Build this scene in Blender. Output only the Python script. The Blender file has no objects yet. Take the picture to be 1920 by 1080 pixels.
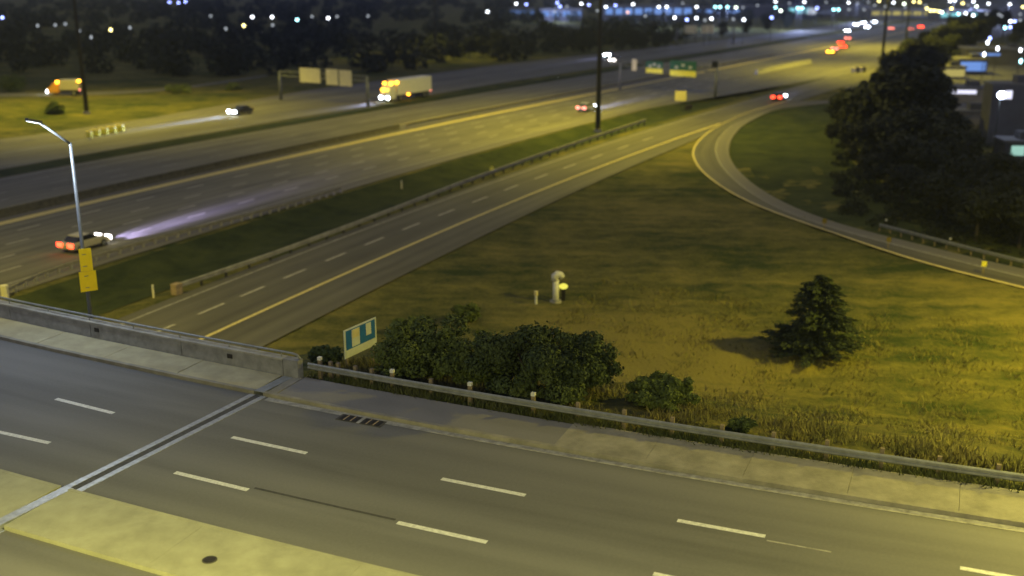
import bpy, math, random
import numpy as np
from mathutils import Vector

random.seed(7); RNG = np.random.default_rng(7)
R = math.radians
scene = bpy.context.scene
col = scene.collection

# ------------------------------------------------------------------ camera
F_PX, HORIZON, CAM_H = 2000.0, -50.0, 17.5
PITCH = math.atan((540 - HORIZON) / F_PX)
cd = bpy.data.cameras.new('camera'); cam = bpy.data.objects.new('camera', cd); col.objects.link(cam)
cam.location = (0, 0, CAM_H); cam.rotation_euler = (math.pi / 2 - PITCH, 0, 0)
cd.sensor_width = 36; cd.lens = 36 * F_PX / 1920; cd.clip_end = 6000; cd.clip_start = 0.5
cd.dof.use_dof = True; cd.dof.focus_distance = 41; cd.dof.aperture_fstop = 0.215
scene.camera = cam

# ------------------------------------------------------------------ night sky, moon, exposure
world = bpy.data.worlds.new('World'); scene.world = world; world.use_nodes = True
wn, wl = world.node_tree.nodes, world.node_tree.links
bg = wn['Background']
sky = wn.new('ShaderNodeTexSky'); sky.sky_type = 'NISHITA'; sky.sun_disc = False
sky.sun_elevation = R(12); sky.sun_rotation = R(200); sky.air_density = 1.0; sky.dust_density = 2.0
dim = wn.new('ShaderNodeVectorMath'); dim.operation = 'SCALE'; dim.inputs['Scale'].default_value = 0.035
glow = wn.new('ShaderNodeVectorMath'); glow.operation = 'ADD'; glow.inputs[1].default_value = (.90, .94, 1.42)
wl.new(sky.outputs[0], dim.inputs[0]); wl.new(dim.outputs[0], glow.inputs[0]); wl.new(glow.outputs[0], bg.inputs['Color'])
bg.inputs['Strength'].default_value = 0.165
sd = bpy.data.lights.new('moon', 'SUN'); sd.energy = 0.012; sd.angle = R(0.5); sd.color = (0.85, 0.92, 1.0)
moon = bpy.data.objects.new('moon', sd); col.objects.link(moon); moon.rotation_euler = (R(78), 0, R(20))
vs = scene.view_settings
vs.view_transform = 'Standard'; vs.look = 'None'; vs.exposure = 0.0; vs.gamma = 1.0; vs.use_curve_mapping = False
scene.cycles.use_adaptive_sampling = False
scene.cycles.sample_clamp_indirect = 4.0
scene.cycles.max_bounces = 5
scene.cycles.volume_bounces = 0

HAZE = 0.00017
SODIUM = (1.0, 0.82, 0.045)
# ------------------------------------------------------------------ places
CP, SP = math.cos(PITCH), math.sin(PITCH)
def W(u, v, z=-6.5):
    """ground place seen at photo pixel (u, v) when it lies at height z"""
    x, y = u - 960, 540 - v
    d = (x, F_PX * CP + y * SP, -F_PX * SP + y * CP)
    t = (z - CAM_H) / d[2]
    return d[0] * t, d[1] * t
def at_dist(u, v, Y):
    x, y = u - 960, 540 - v
    d = (x, F_PX * CP + y * SP, -F_PX * SP + y * CP); t = Y / d[1]
    return d[0] * t, Y, CAM_H + d[2] * t
EC, ES = math.cos(R(23)), math.sin(R(23))
def bend(u):
    k = 0.0016
    a = max(-45.0, min(12.0, u)) + 15
    q = k * a * a
    if u < -45: q += 2 * k * -30 * (u + 45)
    if u > 12: q += 2 * k * 27 * (u - 12)
    return q
def E(u, q, z=0.0):
    """avenue coordinates: u along it (towards the right), q across it (away from the camera)"""
    q = q + bend(u)
    return (u * EC + q * ES, -u * ES + q * EC, z)
def toE(x, y):
    u = x * EC - y * ES; q = x * ES + y * EC
    return u, q - bend(u)
REF = (7.42267877e-04, 3.29359872e-01, -93.7341395)
def refx(Y):
    if Y > 195:
        s = 2 * REF[0] * 195 + REF[1]
        return REF[0] * 195 ** 2 + REF[1] * 195 + REF[2] + s * (Y - 195)
    return REF[0] * Y * Y + REF[1] * Y + REF[2]
def HX(c, Y): return refx(Y) + c / 0.89
def HC(x, Y): return (x - refx(Y)) * 0.89
def sm(t):
    t = max(0.0, min(1.0, t)); return t * t * (3 - 2 * t)
ROAD = -6.5
def gz(x, y):
    u, q = toE(x, y)
    r = 0.899 * x - 0.438 * y
    z = ROAD - 0.07
    side = sm((r + 43.5) / 14.0)
    if q > 30: b = 1 - sm((q - 37.9) / 25.0)
    else: b = 1 - sm((8 - q) / 25.0)
    z += 6.42 * side * b
    if 60 < y < 240:
        c = HC(x, y)
        if 22 < c < 31.5: z -= 0.7 * math.sin((c - 22) / 9.5 * math.pi)
        if c < -62: z += 2.2 * sm((-62 - c) / 30) * sm((230 - y) / 60)
    return z
def ground_hit(u, v):
    """where the ray through photo pixel (u, v) meets the ground"""
    lo = None
    for k in range(40, 4000):
        Z = 0.3 - k * 0.0025
        x, y = W(u, v, 0.4 - k * 0.004)
        z = 0.4 - k * 0.004
        if z <= gz(x, y): return x, y, gz(x, y)
        if z < -9: break
    x, y = W(u, v, ROAD - .07); return x, y, ROAD - .07

# ------------------------------------------------------------------ materials
def mat(name, color, rough=0.9, metal=0.0, noise=None, amount=0.25, bump=0.0, bscale=30.0, color2=None, spec=0.3, coord='Object', stretch=None, emit=None, estr=1.0):
    m = bpy.data.materials.new(name); m.use_nodes = True
    n, l = m.node_tree.nodes, m.node_tree.links
    b = n['Principled BSDF']
    b.inputs['Base Color'].default_value = (*color, 1); b.inputs['Roughness'].default_value = rough
    b.inputs['Metallic'].default_value = metal; b.inputs['Specular IOR Level'].default_value = spec
    if emit:
        b.inputs['Emission Color'].default_value = (*emit, 1); b.inputs['Emission Strength'].default_value = estr
    if noise:
        tc = n.new('ShaderNodeTexCoord'); src = tc.outputs[coord]
        if stretch:
            mp = n.new('ShaderNodeMapping'); mp.inputs['Scale'].default_value = stretch; l.new(src, mp.inputs[0]); src = mp.outputs[0]
        t = n.new('ShaderNodeTexNoise'); t.inputs['Scale'].default_value = noise; t.inputs['Detail'].default_value = 6
        t.inputs['Roughness'].default_value = 0.65; l.new(src, t.inputs['Vector'])
        rp = n.new('ShaderNodeValToRGB'); rp.color_ramp.elements[0].position = 0.33; rp.color_ramp.elements[1].position = 0.67
        c2 = color2 or tuple(min(1, c * (1 + amount)) for c in color)
        c1 = color if color2 else tuple(c * (1 - amount) for c in color)
        rp.color_ramp.elements[0].color = (*c1, 1); rp.color_ramp.elements[1].color = (*c2, 1)
        l.new(t.outputs['Fac'], rp.inputs[0]); l.new(rp.outputs[0], b.inputs['Base Color'])
        if bump:
            t2 = n.new('ShaderNodeTexNoise'); t2.inputs['Scale'].default_value = bscale; t2.inputs['Detail'].default_value = 4
            l.new(tc.outputs[coord], t2.inputs['Vector'])
            bp = n.new('ShaderNodeBump'); bp.inputs['Strength'].default_value = bump; bp.inputs['Distance'].default_value = 0.05
            l.new(t2.outputs['Fac'], bp.inputs['Height']); l.new(bp.outputs[0], b.inputs['Normal'])
    return m
def lamp_mat(name, color, strength, sample=False):
    m = bpy.data.materials.new(name); m.use_nodes = True
    n, l = m.node_tree.nodes, m.node_tree.links
    n.remove(n['Principled BSDF'])
    e = n.new('ShaderNodeEmission'); e.inputs[0].default_value = (*color, 1); e.inputs[1].default_value = strength
    l.new(e.outputs[0], n['Material Output'].inputs[0])
    if not sample: m.cycles.emission_sampling = 'NONE'
    return m

def asphalt_mat(name, base, tint, streak=(0.9, 0.02, 1), contrast=0.28):
    """asphalt with long wear bands along the lanes, patches and grit; UV = (across, along) in metres"""
    m = bpy.data.materials.new(name); m.use_nodes = True
    n, l = m.node_tree.nodes, m.node_tree.links
    b = n['Principled BSDF']; b.inputs['Roughness'].default_value = 0.82; b.inputs['Specular IOR Level'].default_value = 0.25
    uv = n.new('ShaderNodeTexCoord').outputs['UV']
    def noise(scale, st, det=5):
        mp = n.new('ShaderNodeMapping'); mp.inputs['Scale'].default_value = st; l.new(uv, mp.inputs[0])
        t = n.new('ShaderNodeTexNoise'); t.inputs['Scale'].default_value = scale; t.inputs['Detail'].default_value = det
        l.new(mp.outputs[0], t.inputs['Vector']); return t.outputs['Fac']
    def m2(op, a, bb):
        k = n.new('ShaderNodeMath'); k.operation = op
        for i, v in enumerate((a, bb)):
            if isinstance(v, (int, float)): k.inputs[i].default_value = v
            else: l.new(v, k.inputs[i])
        return k.outputs[0]
    s1 = noise(1.0, streak, 3); s2 = noise(0.25, (1, .35, 1), 6); s3 = noise(9.0, (1, 1, 1), 4)
    f = m2('ADD', m2('MULTIPLY', m2('SUBTRACT', s1, .5), contrast * 4), m2('ADD', m2('MULTIPLY', m2('SUBTRACT', s2, .5), contrast * 2.2), m2('MULTIPLY', m2('SUBTRACT', s3, .5), contrast * 1.2)))
    sx = n.new('ShaderNodeSeparateXYZ'); l.new(uv, sx.inputs[0])
    f = m2('ADD', f, m2('MULTIPLY', m2('SINE', m2('MULTIPLY', sx.outputs[0], 2 * math.pi / 1.68), 0), contrast * .28))
    s4 = noise(.7, (1, .12, 1), 4)      # oily drips along the lane centres
    f = m2('SUBTRACT', f, m2('MULTIPLY', m2('MAXIMUM', m2('SUBTRACT', s4, .56), 0), contrast * 5))
    f = m2('ADD', f, 1.0)
    mx = n.new('ShaderNodeVectorMath'); mx.operation = 'SCALE'; mx.inputs[0].default_value = tint; l.new(m2('MULTIPLY', f, base), mx.inputs['Scale'])
    l.new(mx.outputs[0], b.inputs['Base Color'])
    return m

def grass_mat():
    m = bpy.data.materials.new('grass'); m.use_nodes = True
    n, l = m.node_tree.nodes, m.node_tree.links
    b = n['Principled BSDF']; b.inputs['Roughness'].default_value = 1.0; b.inputs['Specular IOR Level'].default_value = 0.05
    co = n.new('ShaderNodeTexCoord').outputs['Object']
    def noise(scale, det, rot=0, st=(1, 1, 1), rough=.6):
        mp = n.new('ShaderNodeMapping'); mp.inputs['Rotation'].default_value = (0, 0, rot); mp.inputs['Scale'].default_value = st
        l.new(co, mp.inputs[0])
        t = n.new('ShaderNodeTexNoise'); t.inputs['Scale'].default_value = scale; t.inputs['Detail'].default_value = det; t.inputs['Roughness'].default_value = rough
        l.new(mp.outputs[0], t.inputs['Vector']); return t.outputs['Fac']
    big = noise(0.10, 5); mid = noise(0.5, 7, R(23), (1, 1.6, 1), .7); fine = noise(3.2, 6, R(-30), (1, .6, 1), .75)
    r1 = n.new('ShaderNodeValToRGB'); e = r1.color_ramp.elements
    e[0].position = .42; e[0].color = (.040, .055, .018, 1); e[1].position = .62; e[1].color = (.19, .165, .050, 1)
    k = e.new(.52); k.color = (.110, .107, .034, 1)
    a = n.new('ShaderNodeMath'); a.operation = 'MULTIPLY_ADD'; a.inputs[1].default_value = .45; l.new(big, a.inputs[0])
    c = n.new('ShaderNodeMath'); c.operation = 'MULTIPLY_ADD'; c.inputs[1].default_value = .38; c.inputs[2].default_value = 0.0; l.new(mid, c.inputs[0])
    d = n.new('ShaderNodeMath'); d.operation = 'MULTIPLY_ADD'; d.inputs[1].default_value = .2; l.new(fine, d.inputs[0]); l.new(c.outputs[0], d.inputs[2]); l.new(d.outputs[0], a.inputs[2])
    # pool of light mid-slope, put into the lawn colour as a yellower patch
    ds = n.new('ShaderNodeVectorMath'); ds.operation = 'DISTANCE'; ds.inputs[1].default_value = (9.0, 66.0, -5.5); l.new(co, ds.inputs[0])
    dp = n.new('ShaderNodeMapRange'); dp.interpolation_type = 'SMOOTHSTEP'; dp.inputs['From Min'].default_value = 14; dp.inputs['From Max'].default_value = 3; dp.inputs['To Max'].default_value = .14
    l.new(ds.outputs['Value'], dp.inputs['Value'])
    mow = noise(.55, 3, R(52), (.06, 1.0, 1), .5)
    mw = n.new('ShaderNodeMath'); mw.operation = 'MULTIPLY_ADD'; mw.inputs[1].default_value = .22; l.new(mow, mw.inputs[0])
    mo = n.new('ShaderNodeMath'); mo.operation = 'SUBTRACT'; mo.inputs[1].default_value = .11; l.new(a.outputs[0], mo.inputs[0]); l.new(mo.outputs[0], mw.inputs[2])
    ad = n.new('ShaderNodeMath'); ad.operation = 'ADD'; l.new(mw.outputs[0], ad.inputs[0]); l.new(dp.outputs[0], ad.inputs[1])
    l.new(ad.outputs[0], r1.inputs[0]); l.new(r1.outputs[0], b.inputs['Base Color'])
    bp = n.new('ShaderNodeBump'); bp.inputs['Strength'].default_value = .9; bp.inputs['Distance'].default_value = .25
    l.new(fine, bp.inputs['Height']); l.new(bp.outputs[0], b.inputs['Normal'])
    return m

def leaf_mat(name, dark, light, scale=0.9):
    m = mat(name, dark, 0.8, noise=scale, color2=light, spec=0.15)
    return m

M = dict(
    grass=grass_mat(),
    road=asphalt_mat('avenue_asphalt', .145, (1, .98, .90), (.55, .012, 1), .20),
    hwy=asphalt_mat('highway_asphalt', .155, (1, .95, .70), (.5, .006, 1), .34),
    ramp=asphalt_mat('ramp_asphalt', .105, (1, .945, .72), (.7, .01, 1), .28),
    shoulder=asphalt_mat('shoulder_asphalt', .15, (1, .94, .82), (.8, .01, 1), .18),
    patch=asphalt_mat('path_asphalt', .19, (1, .96, .88), (.3, .3, 1), .15),
    conc=mat('concrete', (.30, .29, .25), .9, noise=1.3, amount=.28, bump=.25, bscale=22),
    litconc=mat('sodium_lit_concrete', (.36, .325, .19), .92, noise=1.1, amount=.16, bump=.2),  # sodium light on the bridge sidewalk tinted into the slab colour
    ditch=mat('ditch_grass', (.024, .034, .014), 1.0, noise=.35, color2=(.058, .068, .024), spec=.05, bump=.8, bscale=5),
    seam=mat('tar', (.06, .058, .052), .8, noise=4, amount=.3),
    conc2=mat('sidewalk_concrete', (.235, .22, .17), .92, noise=1.1, amount=.24, bump=.3, bscale=26),
    median=mat('median_concrete', (.33, .325, .215), .92, noise=.9, amount=.16, bump=.2),
    wall=mat('parapet_concrete', (.24, .24, .23), .9, noise=1.6, amount=.25, bump=.2),
    darkconc=mat('dark_concrete', (.075, .07, .055), .95, noise=2, amount=.35),
    white=mat('road_paint_white', (.62, .62, .56), .8, noise=7, amount=.22),
    yline=mat('road_paint_yellow', (.60, .50, .20), .8, noise=5, amount=.25),
    worn=mat('road_paint_faded_white', (.40, .38, .31), .85, noise=4, amount=.3),
    fade=mat('road_paint_worn', (.30, .29, .25), .85, noise=3, amount=.35),
    steel=mat('galvanised_steel', (.25, .26, .25), .6, .35, noise=3, amount=.2),
    pole=mat('pole_steel', (.17, .18, .18), .5, .4, noise=2, amount=.15),
    darkpole=mat('mast_steel', (.045, .045, .042), .6, .3, noise=2, amount=.2),
    jsteel=mat('joint_steel', (.36, .37, .38), .5, .45, noise=4, amount=.25),
    rubber=mat('rubber', (.02, .02, .02), .8, noise=3, amount=.3),
    wood=mat('post_wood', (.20, .16, .10), .9, noise=6, amount=.3),
    whiteplastic=mat('white_plastic', (.62, .62, .55), .5, noise=3, amount=.12),
    yellow=mat('sign_yellow', (.95, .68, .008), .5, noise=2, amount=.06),
    yreflect=mat('reflector_yellow', (.95, .88, .12), .25, noise=4, amount=.06),
    signdim=mat('sign_shaded', (.22, .17, .03), .7, noise=3, amount=.2),  # yellow chevron plates in weak light, the dimness put into the colour
    blue=mat('sign_blue', (.02, .13, .36), .45, noise=2, amount=.12),
    signwhite=mat('sign_white', (.55, .58, .50), .5, noise=2, amount=.1),
    signcream=mat('sign_cream', (.62, .55, .28), .5, noise=2, amount=.1),
    signback=mat('sign_back_aluminium', (.80, .74, .48), .6, .1, noise=2, amount=.1),
    green=mat('sign_green', (.03, .13, .09), .45, noise=2, amount=.2),
    black=mat('black_plastic', (.015, .015, .016), .5, noise=3, amount=.2),
    glass=mat('car_glass', (.02, .022, .025), .08, 0, noise=1, amount=.2, spec=.6),
    iron=mat('cast_iron', (.035, .032, .028), .7, .4, noise=8, amount=.35),
    rust=mat('rusty_end', (.32, .24, .14), .9, noise=5, amount=.3),
    bark=mat('bark', (.06, .05, .035), .95, noise=7, amount=.3),
    leaf=leaf_mat('bush_leaf', (.065, .090, .024), (.120, .150, .040)),
    leafd=leaf_mat('dark_bush_leaf', (.040, .060, .022), (.085, .110, .036)),
    leafl=leaf_mat('pale_bush_leaf', (.075, .100, .030), (.120, .140, .050)),
    needle=leaf_mat('spruce_needle', (.024, .036, .022), (.048, .062, .034)),
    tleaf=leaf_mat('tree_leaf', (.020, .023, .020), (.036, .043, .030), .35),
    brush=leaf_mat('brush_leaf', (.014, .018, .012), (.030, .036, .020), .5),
    weed=leaf_mat('weed_leaf', (.045, .060, .022), (.105, .110, .040), .8),
    straw=leaf_mat('dry_grass', (.12, .12, .04), (.21, .185, .07), .5),
)
# ------------------------------------------------------------------ mesh helpers
class MB:
    def __init__(self): self.v = []; self.f = []; self.uv = []
    def quad(self, pts, uvs=None):
        i = len(self.v); self.v += [tuple(p) for p in pts]; self.f.append(tuple(range(i, i + len(pts)))); self.uv.append(uvs)
    def box(self, c, s, rz=0.0, ax=None):
        cx, cy, cz = c; hx, hy, hz = s[0] / 2, s[1] / 2, s[2] / 2
        ca, sa = math.cos(rz), math.sin(rz); i = len(self.v)
        for dz in (-hz, hz):
            for dx, dy in ((-hx, -hy), (hx, -hy), (hx, hy), (-hx, hy)):
                self.v.append((cx + dx * ca - dy * sa, cy + dx * sa + dy * ca, cz + dz))
        for f in ((0, 3, 2, 1), (4, 5, 6, 7), (0, 1, 5, 4), (1, 2, 6, 5), (2, 3, 7, 6), (3, 0, 4, 7)):
            self.f.append(tuple(i + k for k in f)); self.uv.append(None)
    def tube(self, pts, rad, n=8, cap=True):
        P = [Vector(p) for p in pts]; rad = rad if isinstance(rad, (list, tuple)) else [rad] * len(P); i0 = len(self.v)
        for k, p in enumerate(P):
            d = (P[min(k + 1, len(P) - 1)] - P[max(k - 1, 0)]).normalized()
            a = d.cross(Vector((0, 0, 1)))
            if a.length < 1e-3: a = Vector((1, 0, 0))
            a.normalize(); b = d.cross(a)
            for j in range(n):
                t = 2 * math.pi * j / n
                self.v.append(tuple(p + (a * math.cos(t) + b * math.sin(t)) * rad[k]))
        for k in range(len(P) - 1):
            for j in range(n):
                a0 = i0 + k * n + j; b0 = i0 + k * n + (j + 1) % n
                self.f.append((a0, b0, b0 + n, a0 + n)); self.uv.append(None)
        if cap:
            self.f.append(tuple(i0 + j for j in range(n))[::-1]); self.uv.append(None)
            e = i0 + (len(P) - 1) * n; self.f.append(tuple(e + j for j in range(n))); self.uv.append(None)
    def sweep(self, path, prof):
        """prof: closed list of (side, up) offsets swept along a ground path"""
        P = [Vector(p) for p in path]; n = len(prof); i0 = len(self.v)
        for k, p in enumerate(P):
            d = (P[min(k + 1, len(P) - 1)] - P[max(k - 1, 0)]); d.z = 0; d.normalize(); s = Vector((d.y, -d.x, 0))
            for a, b in prof: self.v.append(tuple(p + s * a + Vector((0, 0, b))))
        for k in range(len(P) - 1):
            for j in range(n):
                a0 = i0 + k * n + j; b0 = i0 + k * n + (j + 1) % n
                self.f.append((a0, a0 + n, b0 + n, b0)); self.uv.append(None)
        self.f.append(tuple(i0 + j for j in range(n))); self.uv.append(None)
        e = i0 + (len(P) - 1) * n; self.f.append(tuple(e + j for j in range(n))[::-1]); self.uv.append(None)
    def ball(self, c, r, n=8, m=5, sq=(1, 1, 1)):
        i0 = len(self.v)
        for a in range(m + 1):
            th = math.pi * a / m
            for j in range(n):
                t = 2 * math.pi * j / n
                self.v.append((c[0] + r * sq[0] * math.sin(th) * math.cos(t), c[1] + r * sq[1] * math.sin(th) * math.sin(t), c[2] + r * sq[2] * math.cos(th)))
        for a in range(m):
            for j in range(n):
                p = i0 + a * n + j; q = i0 + a * n + (j + 1) % n
                self.f.append((p, p + n, q + n, q)); self.uv.append(None)
    def mesh(self, name, m):
        me = bpy.data.meshes.new(name); me.from_pydata(self.v, [], self.f)
        for mm in (m if isinstance(m, (list, tuple)) else [m]): me.materials.append(mm)
        if any(self.uv):
            uvl = me.uv_layers.new(name='UVMap').data; k = 0
            for f, uv in zip(self.f, self.uv):
                for j in range(len(f)):
                    if uv: uvl[k].uv = uv[j]
                    k += 1
        me.update(); return me
    def build(self, name, m, parent=None, **kw):
        o = bpy.data.objects.new(name, self.mesh(name, m)); col.objects.link(o)
        if parent:
            o.parent = parent; o.location = -Vector(parent.get('_base', (0, 0, 0)))
        tag(o, **kw); return o
def tag(o, label=None, cat=None, group=None, kind=None):
    if label: o['label'] = label
    if cat: o['category'] = cat
    if group: o['group'] = group
    if kind: o['kind'] = kind
    return o
def thing(name, loc, label, cat, rz=0.0, group=None):
    o = bpy.data.objects.new(name, None); col.objects.link(o); o.location = loc; o.rotation_euler = (0, 0, rz)
    o.empty_display_size = .3
    return tag(o, label, cat, group)
def copy_tree(o, parent=None):
    c = o.copy(); col.objects.link(c)
    if parent: c.parent = parent
    for ch in o.children: copy_tree(ch, c)
    return c
def smooth(o):
    for p in o.data.polygons: p.use_smooth = True
    return o
def mesh_np(name, V, Fq, m):
    me = bpy.data.meshes.new(name)
    me.vertices.add(len(V)); me.vertices.foreach_set('co', np.asarray(V, np.float32).ravel())
    k = Fq.shape[1]
    me.loops.add(Fq.size); me.loops.foreach_set('vertex_index', Fq.astype(np.int32).ravel())
    me.polygons.add(len(Fq)); me.polygons.foreach_set('loop_start', np.arange(0, Fq.size, k, dtype=np.int32))
    me.materials.append(m); me.update(calc_edges=True); return me

# ------------------------------------------------------------------ SETTING: ground
def axis(spans):
    out = []
    for a, b, s in spans: out += list(np.arange(a, b, s))
    return out + [spans[-1][1]]
gx = axis([(-1500, -400, 100), (-400, -120, 20), (-120, -40, 4), (-40, 60, 1.25), (60, 160, 5), (160, 500, 20), (500, 2400, 100)])
gy = axis([(-120, 0, 20), (0, 28, 4), (28, 130, 1.25), (130, 260, 4), (260, 600, 20), (600, 1560, 120)])
gv, gf = [], []
for y in gy:
    for x in gx:
        z = gz(x, y)
        u, q = toE(x, y); r = .899 * x - .438 * y
        if q > 40.5 and r > -42 and y < 135 and x < 60:
            z += .10 * math.sin(x * 1.7 + y * .6) * math.sin(y * 1.3 - x * .4) + .08 * math.sin(x * .55 + 1.3) * math.cos(y * .5)
        gv.append((x, y, z))
nx = len(gx)
for j in range(len(gy) - 1):
    for i in range(nx - 1):
        gf.append((j * nx + i, j * nx + i + 1, (j + 1) * nx + i + 1, (j + 1) * nx + i))
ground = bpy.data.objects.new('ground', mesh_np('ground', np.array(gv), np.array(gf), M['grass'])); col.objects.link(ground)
tag(ground, kind='structure'); smooth(ground)

# ------------------------------------------------------------------ highway strips in (c, Y)
def fn(v): return v if callable(v) else (lambda Y, v=v: v)
def strip(mb, c0, c1, Y0, Y1, z, step=6.0, nc=1):
    c0, c1 = fn(c0), fn(c1); n = max(2, int((Y1 - Y0) / step)); ys = [Y0 + (Y1 - Y0) * k / n for k in range(n + 1)]
    for a, b in zip(ys, ys[1:]):
        p = [(c0(a), a), (c1(a), a), (c1(b), b), (c0(b), b)]
        mb.quad([(HX(c, Y), Y, z) for c, Y in p], [(c, Y * 1.18) for c, Y in p])
def road_strip(name, c0, c1, Y0, Y1, z, m, **kw):
    mb = MB(); strip(mb, c0, c1, Y0, Y1, z, **kw); return mb.build(name, m, kind='structure')
def lin(pts):
    xs, ys = [p[0] for p in pts], [p[1] for p in pts]
    return lambda Y: float(np.interp(Y, xs, ys))
n_right = lin([(40, 20.8), (200, 21.5), (262, 33.5), (900, 33.5)])
o2_up = lin([(40, -43), (185, -46), (230, -54), (300, -55), (420, -42), (900, -42)])
o2_low = lin([(40, -26), (170, -26.2), (250, -30), (380, -28), (900, -28)])
highway = road_strip('highway', -0.6, n_right, 30, 900, ROAD, M['hwy'])
highway_far = road_strip('highway', -21, -3.8, 30, 900, ROAD, M['hwy'])
collector = road_strip('collector_road', o2_up, o2_low, 30, 900, ROAD, M['hwy'])
slip = road_strip('slip_road', 33.0, lin([(30, 46), (95, 45.6), (150, 44.5), (190, 42.5), (900, 42.5)]), 40, 900, ROAD + .03, M['ramp'])
sh = road_strip('road_shoulder', -3.7, -0.62, 30, 900, ROAD + .01, M['shoulder'])
road_strip('road_shoulder', 18.9, lin([(40, 20.7), (200, 21.3)]), 30, 215, ROAD + .025, M['shoulder'])
road_strip('road_shoulder', lambda Y: o2_up(Y) - 3.2, lambda Y: o2_up(Y) - .02, 30, 700, ROAD + .02, M['shoulder'])
road_strip('road_shoulder', -4.9, -3.72, 30, 172, ROAD + .03, M['shoulder'])
def line(parent, c, Y0, Y1, w, m, z, name='edge_line', step=6):
    mb = MB(); cf = fn(c); strip(mb, lambda Y: cf(Y) - w / 2, lambda Y: cf(Y) + w / 2, Y0, Y1, z, step); return mb.build(name, m, parent)
line(highway, .3, 30, 700, 1.3, M['yline'], ROAD + .02)
line(highway, 18.6, 30, 230, .22, M['fade'], ROAD + .02)
line(highway_far, -5.4, 30, 600, .3, M['yline'], ROAD + .04)
line(highway_far, -19.6, 30, 600, .3, M['fade'], ROAD + .02)
line(collector, lambda Y: o2_low(Y) - .8, 30, 600, .3, M['fade'], ROAD + .02)
line(collector, lambda Y: o2_up(Y) + .8, 30, 600, .3, M['fade'], ROAD + .02)
line(slip, 41.2, 40, 178, .32, M['yline'], ROAD + .05)
line(slip, 34.1, 40, 300, .2, M['fade'], ROAD + .05)
# dashes one by one on the slip road and on the near lanes
SLIP = [64.6, 69.4, 74.4, 78.9, 84.0, 89.5, 95.2, 101.2, 107.6, 114.2, 121, 128, 135.4, 143, 151, 159]
for k, Y in enumerate(SLIP):
    line(slip, 37.5, Y, Y + 2.6 + .05 * k, .24, M['worn'], ROAD + .05, 'lane_dash', 2)
for c in (4.2, 7.9, 11.5, 15.1):
    for k in range(26):
        Y = 78 + 7.0 * k + (c * 1.7) % 5
        line(highway, c, Y, Y + 2.4, .26, M['worn'], ROAD + .02, 'lane_dash', 3)
for c in (-9.2, -12.9, -16.4):
    for k in range(12):
        Y = 110 + 7.6 * k + (c * 2.3) % 5
        line(highway_far, c, Y, Y + 2.4, .2, M['fade'], ROAD + .02, 'lane_dash', 3)
def grass_strip(c0, c1, Y0, Y1, label):
    c0, c1 = fn(c0), fn(c1); mb = MB(); ys = np.arange(Y0, Y1 + .1, 4.0)
    for a, b in zip(ys, ys[1:]):
        for k in range(6):
            p = [(c0(Y) + (c1(Y) - c0(Y)) * f, Y) for Y, f in ((a, k / 6), (a, (k + 1) / 6), (b, (k + 1) / 6), (b, k / 6))]
            mb.quad([(HX(c, Y), Y, gz(HX(c, Y), Y) + .05) for c, Y in p])
    o = mb.build('ditch_grass', M['ditch']); tag(o, label, 'grass', kind='stuff')
grass_strip(22.0, lin([(60, 30.6), (175, 30.6), (235, 30)]), 62, 214, 'dark rough grass in the ditch between the highway and the slip road')
grass_strip(-25.7, -21.4, 60, 420, 'dark grass strip between the two oncoming roadways')
# loop ramp between two measured edges
def resample(pts, n):
    P = np.array(pts, float); d = np.r_[0, np.cumsum(np.linalg.norm(np.diff(P, axis=0), axis=1))]; t = np.linspace(0, d[-1], n)
    Q = np.stack([np.interp(t, d, P[:, k]) for k in range(P.shape[1])], 1)
    for _ in range(4): Q[1:-1] = .25 * Q[:-2] + .5 * Q[1:-1] + .25 * Q[2:]
    return Q, d[-1]
LOOP_L = [W(*p) for p in [(1470, 190), (1390, 215), (1330, 245), (1304, 268), (1294, 290), (1310, 320), (1350, 352), (1400, 380), (1470, 408), (1540, 430), (1650, 470), (1760, 505), (1920, 542)]] + [(47, 72), (56, 62)]
LOOP_R = [(66, 212)] + [W(*p) for p in [(1440, 208), (1370, 235), (1346, 262), (1341, 285), (1352, 312), (1390, 350), (1450, 390), (1560, 430), (1700, 465), (1920, 522)]] + [(50, 74.5), (58, 65)]
LOOP_O = [(68, 212)] + [W(*p) for p in [(1452, 205), (1392, 235), (1370, 262), (1364, 290), (1380, 318), (1415, 350), (1480, 388), (1580, 425), (1720, 458), (1920, 508)]] + [(52, 77), (60, 67)]
LL, loop_len = resample(LOOP_L, 60); LR, _ = resample(LOOP_R, 60); LO, _ = resample(LOOP_O, 60)
mb = MB()
for k in range(59):
    s0, s1 = loop_len * k / 59, loop_len * (k + 1) / 59
    mb.quad([(*LL[k], ROAD + .06), (*LO[k], ROAD + .06), (*LO[k + 1], ROAD + .06), (*LL[k + 1], ROAD + .06)][::-1], [(0, s0), (6, s0), (6, s1), (0, s1)][::-1])
loop = mb.build('loop_ramp', M['ramp'], kind='structure')
def edge_line(A, B, w0, w1, m, name, z):
    mb = MB()
    for k in range(59):
        p = lambda i, f: (*(A[i] + (B[i] - A[i]) / max(1e-6, np.linalg.norm(B[i] - A[i])) * f), z)
        mb.quad([p(k, w0), p(k + 1, w0), p(k + 1, w1), p(k, w1)])
    return mb.build(name, m, loop)
edge_line(LL, LO, .05, .45, M['yline'], 'edge_line', ROAD + .08)
edge_line(LR, LL, .0, .3, M['fade'], 'edge_line', ROAD + .08)
mb = MB()
for k in range(59):
    mb.quad([(*LR[k], ROAD + .07), (*LO[k], ROAD + .07), (*LO[k + 1], ROAD + .07), (*LR[k + 1], ROAD + .07)][::-1], [(0, k), (2, k), (2, k + 1), (0, k + 1)][::-1])
mb.build('road_shoulder', M['shoulder'], kind='structure')
mb = MB()
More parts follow.
